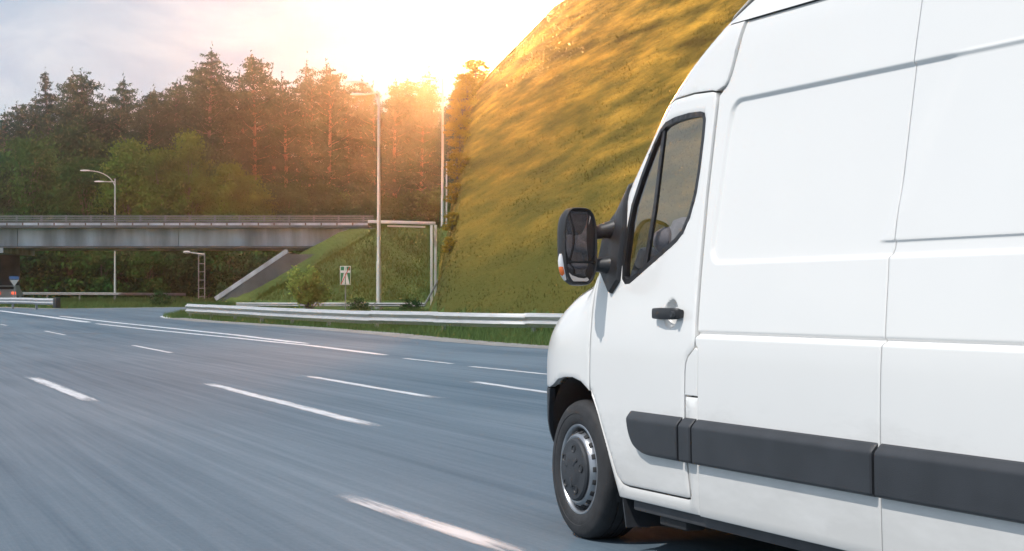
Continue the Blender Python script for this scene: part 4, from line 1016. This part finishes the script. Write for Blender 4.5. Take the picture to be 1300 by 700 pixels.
FENDER = [(-.84, .735), (-.385, .735)] + [p for p in ARCH if p[1] > .69 and p[0] < .20 and p[1] > .70] + [(.197, .745), (.198, .80), (.197, 1.047), (.178, 1.225), (.165, 1.318), (.05, 1.292), (-.2, 1.226), (-.45, 1.15), (-.7, 1.06), (-.84, 1.01)]
BUMPER = [(-.84, .46), (-.60, .40), (-.452, .355), (-.445, .45), (-.432, .56), (-.418, .62), (-.388, .69), (-.375, .728), (-.84, .728)]
ROCKER = [(.205, .748), (.24, .70), (.30, .62), (.362, .52), (.42, .42), (.47, .335), (.515, .262), (1.308, .262), (1.308, .40), (1.308, .765), (1.196, .765), (1.195, .60), (1.208, .48), (1.236, .345), (1.226, .322), (1.20, .319), (.62, .317), (.55, .325), (.49, .358), (.408, .475), (.352, .555), (.288, .656), (.24, .715)]
FLAP = [(1.196, .772), (1.308, .772), (1.308, .972), (1.282, .980), (1.270, .974), (1.221, .941), (1.203, .913), (1.196, .875)]
CABF = [(.105, 1.345), (.26, 1.54), (.46, 1.78), (.70, 2.07), (.80, 2.155), (.905, 2.23), (1.02, 2.30), (1.135, 2.36), (1.165, 2.374), (1.397, 2.374), (1.332, 2.17), (1.3155, 2.1325), (1.2935, 2.110), (1.259, 2.101), (1.222, 2.093), (1.19, 2.100), (1.015, 2.108), (.83, 2.100), (.762, 2.088), (.71, 2.066), (.648, 2.006), (.488, 1.786), (.318, 1.546), (.164, 1.345)]

for side in (1, -1):
    panel('front_wing', FENDER, o_base, M['paint'], van, side, sl=lines([(-.84, .2, .03)]), zl=lines([(.7, 1.35, .025)]))
    panel('bumper_corner', BUMPER, lambda s, z: o_base(s, z) + 1.6 * np.maximum(.58 - z, 0) ** 2, M['trim'], van, side)
    panel('sill', ROCKER, lambda s, z: o_base(s, z) + .004, M['paint'], van, side, mx=.02, inset=.005)
    panel('pillar', CABF, o_base, M['paint'], van, side, mx=.02, inset=.004, roll=.0015, sl=lines([(.1, 1.4, .025)]), zl=lines([(1.34, 2.38, .025)]))
    if side == 1:
        fl_ = panel('fuel_flap', FLAP, lambda s, z: o_base(s, z) + .002, M['paint'], van, side, mx=.012, inset=.004)
    else:
        panel('fuel_flap', FLAP, o_base, M['paint'], van, side, mx=.012, inset=.004)
    l1 = edge_fn(P1[:13]); r1 = edge_fn(P1[13:][::-1])
    pn = strip_panel('side_panel', l1, r1, ZLP, np.concatenate([np.linspace(.003, .16, 34), np.linspace(.19, .84, 16), np.linspace(.86, .997, 22)]), o_panel, M['paint'], van, side)
    l2 = edge_fn(P2[:7]); r2 = lambda z: 3.86
    pn2 = strip_panel('side_panel', l2, r2, ZLP, np.linspace(.01, .99, 26), o_panel, M['paint'], van, side)
    panel('rear_quarter_panel', [(3.864, .262), (3.864, 2.374), (5.30, 2.374), (5.30, .40), (5.20, .30)] + arch2[::-1], o_panel, M['paint'], van, side, zl=ZLP, sl=lines([(3.87, 5.3, .05)]))
    door = panel('front_door', DOOR, o_door, M['paint'], van, side, holes=[WIN], sl=lines([(.17, .95, .03), (.95, 1.12, .008), (1.12, 1.28, .03)]), zl=lines([(.32, 1.04, .03), (1.04, 1.20, .008), (1.20, 2.1, .03)]), skirt=.035)
    # window
    seal_in = shift(WIN, .020)
    panel('window_seal', shift(WIN, -.004), lambda s, z: o_base(s, z) - .004, M['seal'], door, side, holes=[seal_in], inset=0, mx=.02, roll=.004, skirt=.03)
    panel('window_glass', shift(WIN, .012), lambda s, z: o_base(s, z) + .012, M['glass'], door, side, inset=0, skirt=0, roll=0)
    panel('window_bar', [(.735, 1.985), (.762, 1.99), (.757, 1.60), (.728, 1.325), (.690, 1.308), (.728, 1.60)], lambda s, z: o_base(s, z) + .002, M['seal'], door, side, inset=0, mx=.03, skirt=.012)
    # sail plate carrying the mirror
    sail = panel('mirror_base', [(.428, 1.742), (.415, 1.71), (.300, 1.575), (.265, 1.52), (.235, 1.36), (.262, 1.325), (.395, 1.216), (.412, 1.214), (.485, 1.275), (.482, 1.36), (.488, 1.52), (.470, 1.62), (.440, 1.735)],
                 lambda s, z: np.minimum(o_base(s, z), o_base(np.maximum(s, .34), z)) - .022, M['black'], door, side, inset=.01, roll=.016, mx=.02, skirt=.04)
    # handle
    hb = MB(); V = []; Fc = []
    prof = [(.905, .018, .012), (.915, .024, .022), (1.0, .026, .032), (1.10, .026, .032), (1.150, .024, .024), (1.160, .018, .012)]
    for (s_, hz_, ot) in prof:
        for q in range(12):
            an = 2 * math.pi * q / 12; c_, sn = math.cos(an), math.sin(an); c2 = math.copysign(abs(c_) ** .55, c_); s2 = math.copysign(abs(sn) ** .55, sn)
            V.append(vpt(s_, float(o_base(s_, 1.12)) - ot - .012 * c2 * 1.0, 1.124 + hz_ * s2, side))
    for i in range(5):
        for q in range(12): Fc.append((i * 12 + q, i * 12 + (q + 1) % 12, (i + 1) * 12 + (q + 1) % 12, (i + 1) * 12 + q))
    Fc += [tuple(range(12)), tuple(range(60, 72))]; hb.add(V, Fc); hd = hb.build('door_handle', M['black'], door, smooth=True, sharp=50)
    lk = MB(); lk.lathe_x([(-.004 * side, .0001), (-.006 * side, .013), (.02 * side, .014)], 16, vpt(1.135, float(o_base(1.135, 1.12)) - .046, 1.122, side)); lk.build('lock', M['trim'], hd, smooth=True)
    for ps in (.925, 1.14):
        st = MB(); st.box(vpt(ps, float(o_base(1, 1.12)) - .008, 1.123, side), (.05, .022, .03)); st.build('handle_mount', M['black'], hd)
    # mouldings along the flank
    def o_trim(zt, zb_):
        def f(s, z):
            d = zt - np.asarray(z, float); top = ss(-.004, .040, d); bot = ss(-.002, .014, np.asarray(z, float) - zb_)
            return o_base(s, z) - .006 - .028 * np.minimum(top, .35 + .65 * bot)
        return f
    ft = o_trim(.676, .480); zt_l = lines([(.48, .53, .008), (.53, .62, .03), (.62, .676, .006)])
    A_ = round_corner([(.668, .675), (1.178, .675), (1.178, .484), (.86, .486), (.74, .520), (.692, .58)], [.012, .004, .004, .06, .07, .06])
    panel('side_moulding', A_, ft, M['trim'], door, side, sl=lines([(.67, 1.18, .009)]), zl=lines([(.48, .68, .009)]), inset=.004, mx=.009, skirt=.03)
    ztr = lines([(.482, .50, .004), (.50, .62, .03), (.62, .675, .0055)])
    for (sa, sb, par) in ((1.196, 1.300, van), (1.318, 2.680, pn), (2.700, 3.84, pn2)):
        strip_panel('side_moulding', lambda z, a=sa: a, lambda z, b=sb: b, ztr, np.linspace(.02, .98, max(4, int((sb - sa) / .08))), ft, M['trim'], par, side, edge=.006, roll=.006)
    # ---- mirror
    mz = 1.438; ms = .37; mo = -.117       # centre: height, distance behind axle, outward offset
    mir = empty('wing_mirror', vpt(ms, mo, mz, side), 0, van); yaw = R(7) * side
    mir.rotation_euler = (R(-2), 0, yaw)
    def ring(y, w, h, dx=0, dz=0, n=40, ex=.58):
        out = []
        for q in range(n):
            an = 2 * math.pi * q / n; c_, sn = math.cos(an), math.sin(an)
            wz = w * (1 - .10 * (sn < 0) * abs(sn))
            out.append((dx + wz * math.copysign(abs(c_) ** ex, c_), y, dz + h * math.copysign(abs(sn) ** ex, sn)))
        return out
    hw_, hh_ = .091, .184
    rings = [ring(.012, hw_ - .012, hh_ - .012), ring(-.002, hw_ - .008, hh_ - .008), ring(-.004, hw_ - .002, hh_ - .002), ring(.004, hw_ + .001, hh_ + .001), ring(.04, hw_ + .004, hh_ + .002), ring(.075, hw_ - .006, hh_ - .012), ring(.105, hw_ - .03, hh_ - .04), ring(.118, hw_ - .06, hh_ - .09)]
    V = [p for r_ in rings for p in r_]; n = 40; Fc = []
    for i in range(len(rings) - 1):
        for q in range(n): Fc.append((i * n + q, i * n + (q + 1) % n, (i + 1) * n + (q + 1) % n, (i + 1) * n + q))
    Fc.append(tuple(range(n))); Fc.append(tuple(range((len(rings) - 1) * n, len(rings) * n)))
    mb = MB(); mb.add(V, Fc); mb.build('housing', M['black'], mir, smooth=True, sharp=50)
    def lens(name, zc, h, y, m, bulge):
        rg_ = [ring(y, (hw_ - .014) * k, h * k, 0, zc, 32, .35) for k in (1, .7, .35)]; V = []
        for k, r_ in zip((1, .7, .35), rg_): V += [(p[0], y - bulge * (1 - k * k), p[2]) for p in r_]
        V.append((0, y - bulge, zc)); Fc = []
        for i in range(2):
            for q in range(32): Fc.append((i * 32 + q, i * 32 + (q + 1) % 32, (i + 1) * 32 + (q + 1) % 32, (i + 1) * 32 + q))
        for q in range(32): Fc.append((64 + q, 64 + (q + 1) % 32, 96))
        mb = MB(); mb.add(V, Fc); mb.build(name, m, mir, smooth=True, sharp=60)
    lens('mirror_glass', .048, .118, .008, M['mirror'], .004)
    lens('lower_mirror_glass', -.122, .044, .008, M['mirror'], .004)
    mb = MB(); mb.box((0, .004, -.073), (2 * hw_ - .03, .012, .007)); mb.build('glass_divider', M['black'], mir)
    # indicator on the outer lower edge
    ind = []; 
    for k in range(9):
        t = k / 8; z_ = -.035 - t * .125; ind.append((-side * (hw_ + .004 - .022 * t ** 2.2), .028, z_))
    mb = MB(); mb.tube(ind, [.006, .012, .015, .016, .016, .016, .015, .012, .006], 10); lamp_ = mb.build('indicator', M['clear_lens'], mir, smooth=True)
    mb = MB(); mb.tube([(-side * .0035 + p[0], p[1] - .002, p[2]) for p in ind[3:8]], [.006, .0135, .0145, .0135, .006], 10); mb.build('amber_lens', M['amber'], lamp_, smooth=True)
    # arms to the sail plate
    for az, sz_ in ((.060, 1.535), (-.085, 1.36)):
        q0 = Vector((side * hw_ * .7, .055, az)); w0 = vpt(.36, float(o_base(.36, sz_)) + .0, sz_ - .01, side); q1 = Matrix.Rotation(-yaw, 3, 'Z') @ (w0 - mir.location)
        mb = MB(); mb.tube([q0, q0.lerp(q1, .5) + Vector((0, .006, 0)), q1], [.034, .034, .046], 12); mb.build('arm', M['black'], mir, smooth=True)

# ---- wheels
def wheel(s_, side):
    R0 = .345; c = vpt(s_, .045, R0, side); sg = -side          # outer face points to -x on the left
    root = empty('wheel', c, 0, van)
    def lx(name, prof, m, n=64, parent=root, sharp=35):
        mb = MB(); mb.lathe_x([(x * sg, r) for x, r in prof], n); return mb.build(name, m, parent, smooth=True, sharp=sharp)
    ty = lx('tyre', [(-.03, .212), (.004, .222), (.012, .232), (.018, .26), (.017, .275), (.0195, .277), (.019, .292), (.014, .305), (.012, .318), (.003, .330), (-.012, .339), (-.03, .3435), (-.058, .345), (-.060, .338), (-.066, .338), (-.068, .345), (-.10, .346), (-.102, .338), (-.109, .338), (-.111, .346), (-.145, .345), (-.147, .338), (-.153, .338), (-.155, .345), (-.185, .343), (-.205, .33), (-.215, .30), (-.21, .25), (-.19, .215)], M['rubber'], 72)
    rim = lx('rim', [(-.16, .10), (-.15, .19), (-.05, .197), (-.012, .203), (.002, .208), (.008, .214), (.009, .221), (.005, .2265), (-.006, .227)], M['steel'], 64)
    dish = lx('rim_disc', [(-.045, .198), (-.030, .190), (-.002, .184), (.016, .175), (.022, .165), (.020, .150), (.012, .12)], M['steel'], 64, rim)
    # dark vent slots in the disc edge
    for k in range(18):
        an = 2 * math.pi * k / 18 + .1; mb = MB(); rot = Matrix.Rotation(an, 3, 'X')
        p = rot @ Vector((sg * (.0005), 0, .1815)); mb.box(p, (.022, .026, .012), rot @ Matrix.Rotation(R(35) * sg, 3, 'Y')); mb.build('vent_slot', M['dark'], rim, bevel=.003)
    cap = lx('hub_cap', [(.015, .158), (.030, .155), (.038, .146), (.041, .12), (.046, .085), (.052, .075), (.054, .04), (.055, .0005)], M['trim'], 48, root)
    for k in range(5):
        an = 2 * math.pi * k / 5 + .5; mb = MB(); p = Vector((sg * .044, .105 * math.cos(an), .105 * math.sin(an)))
        mb.lathe_x([(-.004 * sg, .022), (.002 * sg, .021), (.003 * sg, .017), (-.003 * sg, .013), (-.003 * sg, .0005)], 16, p); mb.build('bolt_cover', M['black'], cap, smooth=True)
    for k in range(3):
        an = 2 * math.pi * k / 3 + .9; mb = MB(); rot = Matrix.Rotation(an, 3, 'X'); mb.box(rot @ Vector((sg * .050, 0, .062)), (.012, .018, .05), rot); mb.build('hub_rib', M['trim'], cap, bevel=.004)
    mb = MB(); mb.lathe_x([(-.10 * sg, .0005), (-.10 * sg, .20), (-.105 * sg, .20), (-.105 * sg, .0005)], 32); mb.build('brake_disc', M['dark'], root)
    return root
for side in (1, -1):
    for s_ in (0, 4.332): wheel(s_, side)
    # wheel housings
    for s_, r_ in ((0, .46), (4.332, .47)):
        V = []; Fc = []; na = 24
        for j, dpt in enumerate((.022, .48)):
            for k in range(na + 1):
                an = -.25 + (math.pi + .30) * k / na; sp_ = s_ + .012 + (r_ + .005) * math.cos(an); zp_ = .345 + r_ * math.sin(an)
                od = dpt if j else float(o_base(sp_, max(.5, zp_))) + .02 + (1.8 * max(.58 - zp_, 0) ** 2 if sp_ < -.2 else 0); V.append(vpt(sp_, od, zp_, side))
        for k in range(na): Fc.append((k, k + 1, na + 1 + k + 1, na + 1 + k))
        Fc.append(tuple(range(na + 1, 2 * na + 2)))
        mb = MB(); mb.add(V, Fc); mb.build('wheel_housing', M['dark'], van, smooth=True, sharp=60)
    # mud flap
    V = []; pts = [(.425, .40), (.445, .30), (.475, .20), (.50, .115), (.56, .105), (.66, .16), (.62, .24), (.56, .30)]
    mb = MB(); a = [vpt(s_, .055, z_, side) for s_, z_ in pts[:4]]; b_ = [vpt(s_ + .0, .30, z_, side) for s_, z_ in pts[:4]]
    V = a + b_; V += [v + Vector((0, -.012, 0)) for v in V]
    Fc = []
    for o_ in (0, 8):
        for i in range(3): Fc.append((o_ + i, o_ + i + 1, o_ + 4 + i + 1, o_ + 4 + i))
    Fc += [(3, 7, 15, 11), (0, 8, 12, 4), (0, 1, 9, 8), (1, 2, 10, 9), (2, 3, 11, 10), (4, 12, 13, 5), (5, 13, 14, 6), (6, 14, 15, 7)]
    mb.add(V, Fc); mb.build('mud_flap', M['trim'], van)
    # floor edge below the sill
    fe = MB(); fe.box(vpt(2.2, .115, .245, side), (.14, 3.2, .075)); fe.build('underbody_rail', M['cabin'], van, bevel=.012)
    fe = MB(); fe.box(vpt(.95, .12, .215, side), (.10, .26, .10)); fe.build('jacking_bracket', M['dark'], van, bevel=.01)
    # tail lamp
    tl = MB(); tl.box(vpt(5.315, .20, 1.25, side), (.14, .03, .75)); tl.build('tail_light', M['red_lens'], van, bevel=.01)
    # headlamp
    grid_surface('headlight', lambda u, v, sd_=side: vpt(-.80 - .10 * (u - .32) * 1.0 + 0, .29 + (u - .30) * .9, v, sd_), np.linspace(.30, .55, 6), np.linspace(.76, 1.0, 5), M['clear_lens'], van)

# ---- roof, screen, bonnet, nose, back
def roof_pt(t, zside, k):
    pass
secs = [(0.0, 2.379), (.028, 2.43), (.058, 2.48), (.10, 2.525), (.17, 2.555), (.30, 2.575), (.55, 2.59), (.90, 2.60)]
def roof_surface():
    V = []; us = [(-1, i) for i in range(len(secs))] + [(1, i) for i in reversed(range(len(secs)))]
    tl = np.concatenate([np.linspace(0, .3, 12), np.linspace(.34, 1, 14)]); n = len(us)
    for t in tl:
        for sd_, i in us:
            oo, z_ = secs[i]; s0 = float(np.interp(z_, [2.37, 2.43, 2.48, 2.525, 2.555, 2.575, 2.59, 2.60], [1.17, 1.245, 1.31, 1.40, 1.47, 1.50, 1.48, 1.46]))
            s_ = s0 + (5.30 - s0) * t; base = float(o_base(2.0, 2.379)) + (2.2 * max(0, float(sw(min(z_, 2.5))) + .13 - s_) ** 2)
            V.append(vpt(s_, min(HW - .02, base + oo), z_, -sd_))
    Fc = [(j * n + i, j * n + i + 1, (j + 1) * n + i + 1, (j + 1) * n + i) for j in range(len(tl) - 1) for i in range(n - 1)]
    mb = MB(); mb.add(V, Fc); mb.build('roof', M['paint'], van, smooth=True, sharp=50)
roof_surface()
for side in (1, -1):   # gutter strip between side and roof
    V = []; ssn = np.linspace(1.42, 5.28, 30)
    gt = MB(); gt.tube([vpt(s_, float(o_base(2.0, 2.374)) + .012, 2.377, side) for s_ in ssn], .0035, 6); gt.build('roof_gutter', M['seal'], van)
def screen(u, v):
    z_ = 1.32 + (2.545 - 1.32) * v; s_ = float(sw(z_)); half = HW - float(o_base(s_, min(z_, 2.37))) - .012 - max(0, z_ - 2.37) * .5; x = u * half
    return Vector((x, -(s_ + .005 - .20 * (1 - u * u)), z_))
grid_surface('windscreen', lambda u, v: screen(u, v * .80), np.linspace(-1, 1, 17), np.linspace(0, 1, 10), M['windscreen'], van)
grid_surface('roof_front', lambda u, v: screen(u, .805 + v * .195), np.linspace(-1, 1, 17), np.linspace(0, 1, 5), M['paint'], van)
def bonnet(u, v):
    s_ = -.84 + (.15 + .84) * v; z_ = float(hood_z(s_)) - .03; half = HW - float(o_base(s_, z_ - .005)) ; bow = .14 * (1 - u * u) * (1 - .2 * v)
    return Vector((u * half, -(s_ - bow), z_ + .05 * (1 - u * u)))
grid_surface('bonnet', bonnet, np.linspace(-1, 1, 15), np.linspace(0, 1, 10), M['paint'], van)
def nose(z0, z1):
    def f(u, v):
        z_ = z0 + (z1 - z0) * v; half = HW - float(o_base(-.84, min(z_, .98))); return Vector((u * half, .84 + .14 * (1 - u * u), z_))
    return f
grid_surface('front_bumper', nose(.28, .62), np.linspace(-1, 1, 15), np.linspace(0, 1, 5), M['trim'], van)
grid_surface('grille', nose(.622, .80), np.linspace(-1, 1, 15), np.linspace(0, 1, 4), M['black'], van)
grid_surface('nose_panel', nose(.802, 1.03), np.linspace(-1, 1, 15), np.linspace(0, 1, 4), M['paint'], van)
for sx in (-1, 1):
    mb = MB(); zc = 1.33; w = .90; V = [(sx * .006, -5.31, .38), (sx * w, -5.31, .38), (sx * w, -5.31, 1.05), (sx * (w - .16), -5.31, 2.36), (sx * .006, -5.31, 2.42)]
    V += [(x, y - .035, z_) for x, y, z_ in V]; Fc = [(0, 1, 2, 3, 4), (9, 8, 7, 6, 5)] + [(i, 5 + i, 5 + (i + 1) % 5, (i + 1) % 5) for i in range(5)]
    mb.add(V, Fc); mb.build('rear_door', M['paint'], van)
mb = MB(); mb.box((0, -5.33, .42), (1.7, .16, .16)); mb.build('rear_bumper', M['trim'], van, bevel=.02)
# inner shell (cargo box) behind the skin so seams stay dark; cab floor, dash, seats
V = []
for s_ in (1.46, 5.28):
    for z_, w in ((.31, HW - .06), (1.0, HW - .055), (2.36, HW - .055 - .20)):
        for sx in (-1, 1): V.append((sx * w, -s_, z_))
Fc = [(0, 1, 3, 5, 4, 2), (6, 8, 10, 11, 9, 7), (0, 2, 8, 6), (2, 4, 10, 8), (1, 7, 9, 3), (3, 9, 11, 5), (4, 5, 11, 10), (0, 6, 7, 1)]
mb = MB(); mb.add(V, Fc); mb.build('cargo_lining', M['dark'], van)
mb = MB(); mb.box((0, -.55, .42), (1.72, 1.8, .06)); mb.build('cab_floor', M['cabin'], van)
mb = MB(); mb.box((0, -2.2, .225), (1.5, 5.6, .15)); mb.build('underbody', M['dark'], van)  # hung low so less sky glow reaches the road under the van
mb = MB(); mb.box((0, .62, .30), (1.30, .5, .22)); mb.build('glow_block_tray', M['dark'], van)  # unseen tray added to block sky glow passing under the van
mb = MB(); mb.box((0, .25, .50), (1.30, .9, .5)); mb.build('engine_block', M['dark'], van)
for side in (1, -1):
    # door frame inside the gap and door card
    panel('door_lining', shift(DOOR, -.03), lambda s, z: o_base(s, z) + .04, M['cabin'], van, side, holes=[shift(WIN, -.012)], skirt=0, inset=0, roll=0)
    pass
V = [(sx_ * (.80 + .0 * k), y_, z_) for k, (y_, z_) in enumerate(((-.02, .75), (-.12, 1.27), (-.26, 1.45), (-.40, 1.40), (-.36, .72))) for sx_ in (-1, 1)]
mb = MB(); mb.add(V, [(0, 2, 3, 1), (2, 4, 5, 3), (4, 6, 7, 5), (6, 8, 9, 7), (0, 1, 9, 8), (0, 8, 6, 4, 2), (1, 3, 5, 7, 9)]); mb.build('dashboard', M['black'], van, bevel=.03)
for sx, w in ((-.55, .52), (.10, .46), (.60, .46)):
    st = empty('cab_seat', (sx - (.145 if sx < -.5 else .06), -.64, .53), 0, van)
    def sp(name, c, d, rot=None, m='seat', bv=.05):
        mb = MB(); mb.box(c, d, rot); mb.build(name, M[m], st, bevel=bv)
    sp('cushion', (0, .02, .32), (w, .52, .16)); sp('seat_base', (0, .0, .12), (w * .8, .42, .26), None, 'cabin', .02)
    sp('backrest', (0, -.24, .70), (w, .14, .66), Matrix.Rotation(R(12), 3, 'X')); sp('headrest', (0, -.33, 1.12), (w * .55, .10, .20), Matrix.Rotation(R(8), 3, 'X'), 'cabin')
wheel_c = Vector((-.55, -.52, 1.24)); rotw = Matrix.Rotation(R(55), 3, 'X'); mb = MB()
mb.tube([wheel_c + rotw @ Vector((.20 * math.cos(a), .20 * math.sin(a), 0)) for a in np.linspace(0, 2 * math.pi, 33)], .016, 8); sw_o = mb.build('steering_wheel', M['black'], van, smooth=True)
mb = MB(); mb.tube([wheel_c, wheel_c + Vector((0, .18, -.14))], .03, 8); mb.box(wheel_c, (.36, .04, .05), rotw); mb.build('steering_column', M['black'], sw_o)
mb = MB(); mb.tube([(-.80, -1.28, 1.75), (-.72, -1.2, 1.4), (-.60, -1.12, 1.1), (-.42, -1.05, .78)], .018, 6); mb.build('seat_belt', M['seat'], van)

# ------------------------------------------------------------------ driver seated behind the wheel
def driver():
    J = [(-.60, -.80, 1.00, .15), (-.60, -.86, 1.20, .145), (-.60, -.88, 1.42, .15), (-.60, -.87, 1.56, .085), (-.60, -.85, 1.64, .056), (-.60, -.835, 1.74, .092), (-.60, -.835, 1.85, .078)]
    E = [(i, i + 1) for i in range(6)]
    def chain(root, pts):
        last = root
        for p in pts: J.append(p); E.append((last, len(J) - 1)); last = len(J) - 1
        return last
    for sx in (-1, 1):
        cx = -.60
        chain(0, [(cx + sx * .10, -.76, .98, .10), (cx + sx * .14, -.36, 1.02, .075), (cx + sx * .13, -.18, .62, .052), (cx + sx * .13, -.16, .52, .045), (cx + sx * .13, -.02, .50, .035)])
        el = (-.912, -.70, 1.47, .055) if sx < 0 else (-.30, -.66, 1.24, .048)
        wr = (-.745, -.53, 1.385, .031) if sx < 0 else (-.42, -.50, 1.36, .031)
        w = chain(2, [(cx + sx * .17, -.87, 1.50, .075), (cx + sx * .20, -.84, 1.47, .062), el, wr, (wr[0] + sx * -.02, wr[1] + .05, wr[2] + .01, .030)])
        b = J[w]
        for k in range(5):
            off = (k - 1.5) * .019 if k < 4 else 0
            if k < 4: chain(w, [(b[0] - sx * .005, b[1] + .035, b[2] + off, .0095), (b[0] - sx * .03, b[1] + .052, b[2] + off - .004, .0085), (b[0] - sx * .05, b[1] + .035, b[2] + off - .006, .0075)])
            else: chain(w, [(b[0] + sx * -.015, b[1] + .005, b[2] + .032, .010), (b[0] + sx * -.035, b[1] + .015, b[2] + .042, .008)])
    me = bpy.data.meshes.new('person'); me.from_pydata([j[:3] for j in J], E, []); o = bpy.data.objects.new('person', me); COL.objects.link(o)
    sk = o.modifiers.new('skin', 'SKIN'); sk.use_smooth_shade = True
    for v, j in zip(me.skin_vertices[0].data, J): v.radius = (j[3], j[3])
    me.skin_vertices[0].data[0].use_root = True
    ss_ = o.modifiers.new('sub', 'SUBSURF'); ss_.levels = 1; ss_.render_levels = 1
    dg = bpy.context.evaluated_depsgraph_get(); dg.update(); m2 = bpy.data.meshes.new_from_object(o.evaluated_get(dg)); bpy.data.objects.remove(o)
    m2.materials.append(mat('grey_shirt_fabric', (.30, .31, .34), rough=.9, var=.2, vscale=25)); m2.materials.append(mat('skin', (.50, .31, .23), rough=.55, var=.06, vscale=30)); m2.materials.append(mat('dark_trousers', (.04, .045, .06), rough=.9, var=.2, vscale=25))
    for p_ in m2.polygons:
        c = p_.center; p_.material_index = 1 if (c.z > 1.62 or (c.y > -.56 and c.z > 1.25)) else 2 if c.z < 1.08 else 0
    per = bpy.data.objects.new('person', m2); COL.objects.link(per); per.matrix_world = Matrix.Translation(vloc) @ Matrix.Rotation(VAN_TH, 4, 'Z')
    tag(per, 'driver in grey shirt seated at the wheel of the white van, elbow by window', 'person')
    hb = MB(); V = []; Fc = []
    for i in range(7):
        ph = i / 6 * R(100)
        for q in range(16): an = 6.2832 * q / 16; V.append((-.60 + .098 * math.sin(ph) * math.cos(an), -.845 + .105 * math.sin(ph) * math.sin(an) - .012 * i / 6, 1.835 + .10 * math.cos(ph)))
    for i in range(6):
        for q in range(16): Fc.append((i * 16 + q, i * 16 + (q + 1) % 16, (i + 1) * 16 + (q + 1) % 16, (i + 1) * 16 + q))
    hb.add(V, Fc); hb.build('hair', mat('brown_hair', (.05, .035, .025), rough=.8, var=.3, vscale=40), per, smooth=True, sharp=80)
    fb = MB(); c0 = Vector((-.60, -.742, 1.755)); fb.tube([c0 + Vector((0, -.01, .03)), c0 + Vector((0, .012, -.005)), c0 + Vector((0, -.005, -.018))], [.010, .016, .010], 8); fb.build('nose', m2.materials[1], per, smooth=True)
    for sx in (-1, 1):
        eb = MB(); eb.tube([c0 + Vector((sx * .034, -.012, .038)), c0 + Vector((sx * .034, -.003, .038))], [.013, .008], 10); eb.build('eye', M['white_plain'], per, smooth=True)
        ea = MB(); ea.tube([Vector((-.60 + sx * .088, -.84, 1.80)), Vector((-.60 + sx * .100, -.85, 1.775)), Vector((-.60 + sx * .090, -.84, 1.745))], [.010, .018, .010], 8); ea.build('ear', m2.materials[1], per, smooth=True)
    mo_ = MB(); mo_.box(c0 + Vector((0, -.012, -.042)), (.045, .012, .010)); mo_.build('mouth', mat('lips', (.38, .16, .14), rough=.5), per, bevel=.003)
driver()

# ------------------------------------------------------------------ haze
hz = MB(); hz.box((-10, 130, 17.0), (260, 330, 37.5)); ho = hz.build('haze', None); tag(ho, 'thin warm haze hanging in the air over road and forest', 'haze', kind='stuff')
hm = bpy.data.materials.new('haze'); hm.use_nodes = True; hm.node_tree.nodes.clear()
ou = hm.node_tree.nodes.new('ShaderNodeOutputMaterial'); pv = hm.node_tree.nodes.new('ShaderNodeVolumePrincipled')
pv.inputs['Color'].default_value = (.96, .95, .93, 1); pv.inputs['Density'].default_value = .0006; pv.inputs['Anisotropy'].default_value = .935
hm.node_tree.links.new(pv.outputs[0], ou.inputs['Volume']); ho.data.materials.append(hm)
